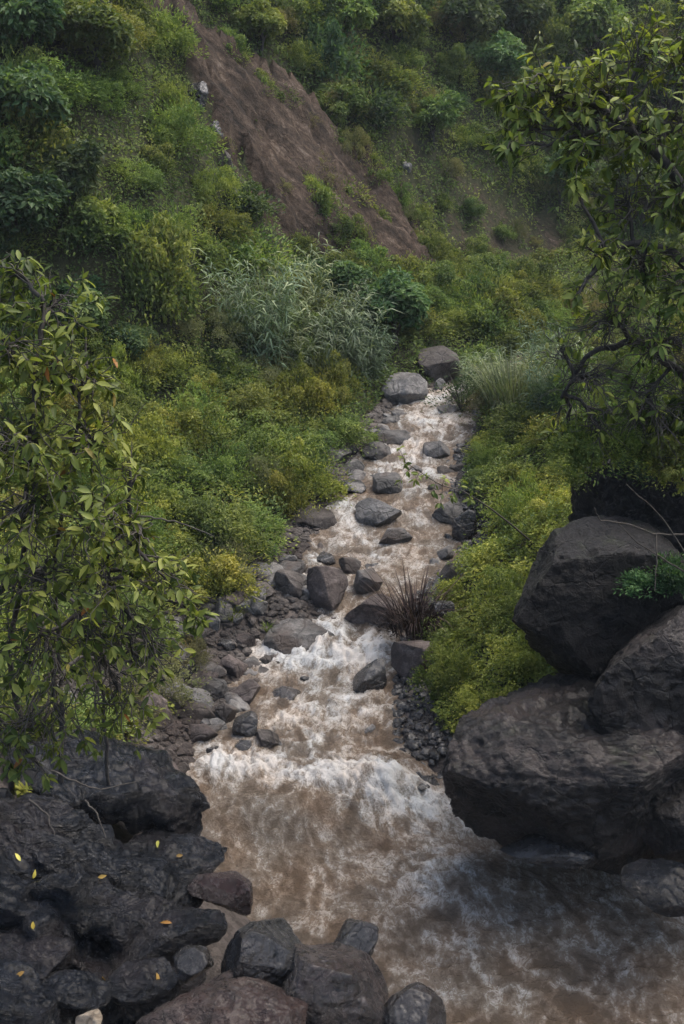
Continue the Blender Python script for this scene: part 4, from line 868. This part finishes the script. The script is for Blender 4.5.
for px, py, s_, kd, lab in ((25, 742, .8, 'hill', 'green shrub behind the long outcrop at the left edge'), (75, 738, .7, 'yellow', 'yellow green shrub behind the long outcrop between the thin trunks'), (115, 735, .55, 'hill', 'small green shrub behind the long outcrop near the reddish slab')):
    g, _ = hit(px, py); place(kd, g, s_, 'bank_shrub', lab, 'shrub', None)
# dead fern, grass tuft, dry sticks, bare twigs, fallen leaves
p, _ = hit(415, 652); e = empty('dead_fern', p + np.array([0, .25, .35])); tag(e, 'dead dark brown fern bristling on the reddish block at the right shore', 'fern')
link('frond', blade_mesh(91, M['dead'], 260, 1.2, .011, .75, 1.0, .5, 'frond'), e); link('withered_base', shrub_mesh(92, M['dead'], 1500, .10, 10, .6, .25), e).scale = (.75, .6, .6)
for px, py, s, lab in ((232, 622, .33, 'bright grass tuft among the stones of the left bank'), (268, 632, .22, 'small grass tuft on the wide faceted boulder edge')):
    p, _ = hit(px, py); o = link('grass_tuft', blade_mesh(93 + px, M['sprig'], 90, 1.1, .022, .7, .7), None, p); o.scale = (s,) * 3; tag(o, lab, 'grass tuft')
for a, b, lab in (((184, 642), (196, 604), 'pale dry stick lying on the left bank stones'), ((190, 640), (193, 612), 'shorter pale dry stick beside the other on the left bank')):
    pa, _ = hit(*a); pb, _ = hit(*b); tb = Tubes(); pm = (pa + pb) / 2 + np.array([.03, 0, .12]); tb.add(np.array([pa + (0, 0, .05), pm, pb + (0, 0, .18)]) - pa, [.022, .018, .01], 6); tag(link('dry_stick', tb.mesh('dry_stick', M['drystick']), None, pa), lab, 'stick')
def bare(name, label, lines, r, seed, mat='twig'):
    rng = np.random.default_rng(seed); B = unproj(*lines[0][0]); e = empty(name, B)
    for ln in lines:
        tb = Tubes()
        P = np.array([unproj(*q) for q in ln]); n = len(P); t = np.linspace(0, n - 1, n * 4); Q = np.stack([np.interp(t, np.arange(n), P[:, k]) for k in range(3)], -1); tb.add(Q - B + .006 * rng.normal(size=Q.shape), np.linspace(r, r * .4, len(Q)), 5); link('twig', tb.mesh('twig', M[mat]), e)
    tag(e, label, 'branch')
bare('bare_branch', 'thin bare grey branches crossing in front of the black right boulder', [[(690, 535, 15), (655, 534, 14.8), (630, 524, 14.6), (600, 520, 14.5), (594, 508, 14.4)], [(656, 534, 14.8), (657, 560, 14.7), (655, 590, 14.6)], [(690, 560, 15), (660, 515, 14.8), (626, 484, 14.6)], [(684, 572, 15), (640, 545, 14.8), (615, 520, 14.7)]], .014, 5)
bare('fallen_branch', 'crooked grey branch lying on the long wet outcrop', [[(50, 770, 12.6), (75, 782, 12.6), (100, 790, 12.7), (135, 782, 13)], [(85, 800, 12.3), (98, 815, 12.2), (106, 838, 12.1)], [(30, 800, 12), (48, 815, 11.9), (55, 835, 11.8)]], .014, 6)
bare('jutting_twig', 'thin twig reaching out from the foreground tree over the left bank', [[(118, 518, 9.7), (150, 516, 9.7), (180, 522, 9.7), (215, 537, 9.7)]], .011, 7)
p, _ = hit(560, 665); dz = (p - CAM) @ FWD
bare('slanting_stick', 'dark stick leaning between the creeper and the huge boulder', [[(541, 700, dz - 1.5), (550, 685, dz - 1.5), (558, 675, dz - 1.5)]], .018, 9, 'bark')
_hz = bpy.data.objects['haze']; _hz.hide_set(True); dg = bpy.context.evaluated_depsgraph_get(); dg.update()
def drop(px, py):
    okh, loc, nor, *_ = scene.ray_cast(dg, Vector(CAM), Vector(unit(unproj(px, py, 1) - CAM))); return np.array(loc)
for px, py, s_, kd in ((588, 452, .42, 'hill'), (606, 446, .5, 'yellow'), (630, 440, .55, 'hill'), (655, 436, .55, 'darkbush'), (680, 436, .6, 'hill'), (640, 462, .4, 'darkbush'), (672, 470, .45, 'hill'), (575, 470, .4, 'yellow')):
    q = drop(px, py + 8); o = place(kd, q, s_, 'rock_shrub', 'leafy shrub growing over the top of the black rock face', 'shrub', 'shrubs over the black rock face'); o.location.z = q[2] - .05
for px, py, s_, lab in ((640, 588, .30, 'leafy plant in the gap between the black boulder and the leaning one'), (668, 582, .34, 'leafy plant behind the bare branches at the right edge')):
    q = drop(px, py); o = place('broad', q, s_, 'rock_plant', lab, 'plant', None); o.location.z = q[2] - .03
FL = [(98, 877, 'yellow leaf lying flat on the rippled black outcrop'), (158, 842, 'yellow leaf curled on the ridge near the stream'), (176, 857, 'small yellow leaf stuck on rock above the red faced rock'), (172, 924, 'orange leaf caught in a crack of the blue black ridge'), (34, 929, 'brown leaf on the dark hollowed outcrop'),
      (101, 979, 'orange red leaf standing in the crack above the tan stone'), (156, 974, 'tiny yellow leaf at the edge of the brown slab'), (24, 972, 'small ochre leaf on the lowest corner rock'), (20, 862, 'hanging yellow leaf at the left edge above the black outcrop'), (32, 878, 'yellow green leaf below the hanging one at the left edge')]
for i, (px, py, lab) in enumerate(FL):
    d = Vector(unit(unproj(px, py, 1) - CAM)); okh, loc, nor, *_ = scene.ray_cast(dg, Vector(CAM), d)
    rng = np.random.default_rng(400 + i); N = np.array(nor)[None] + .25 * dirs(rng, 1); D = np.cross(N, dirs(rng, 1)); V, Fc, a = leaf_full(np.zeros((1, 3)), D, N, np.array([.08 + .05 * rng.random()]), np.array([.045]), rng, .3)
    V += .02 * np.array(nor); tag(link('fallen_leaf', raw_mesh('fallen_leaf', V, Fc, M['fallen'], True, [('leafrand', 'FACE', a)]), None, loc), lab, 'leaf')
_hz.hide_set(False)
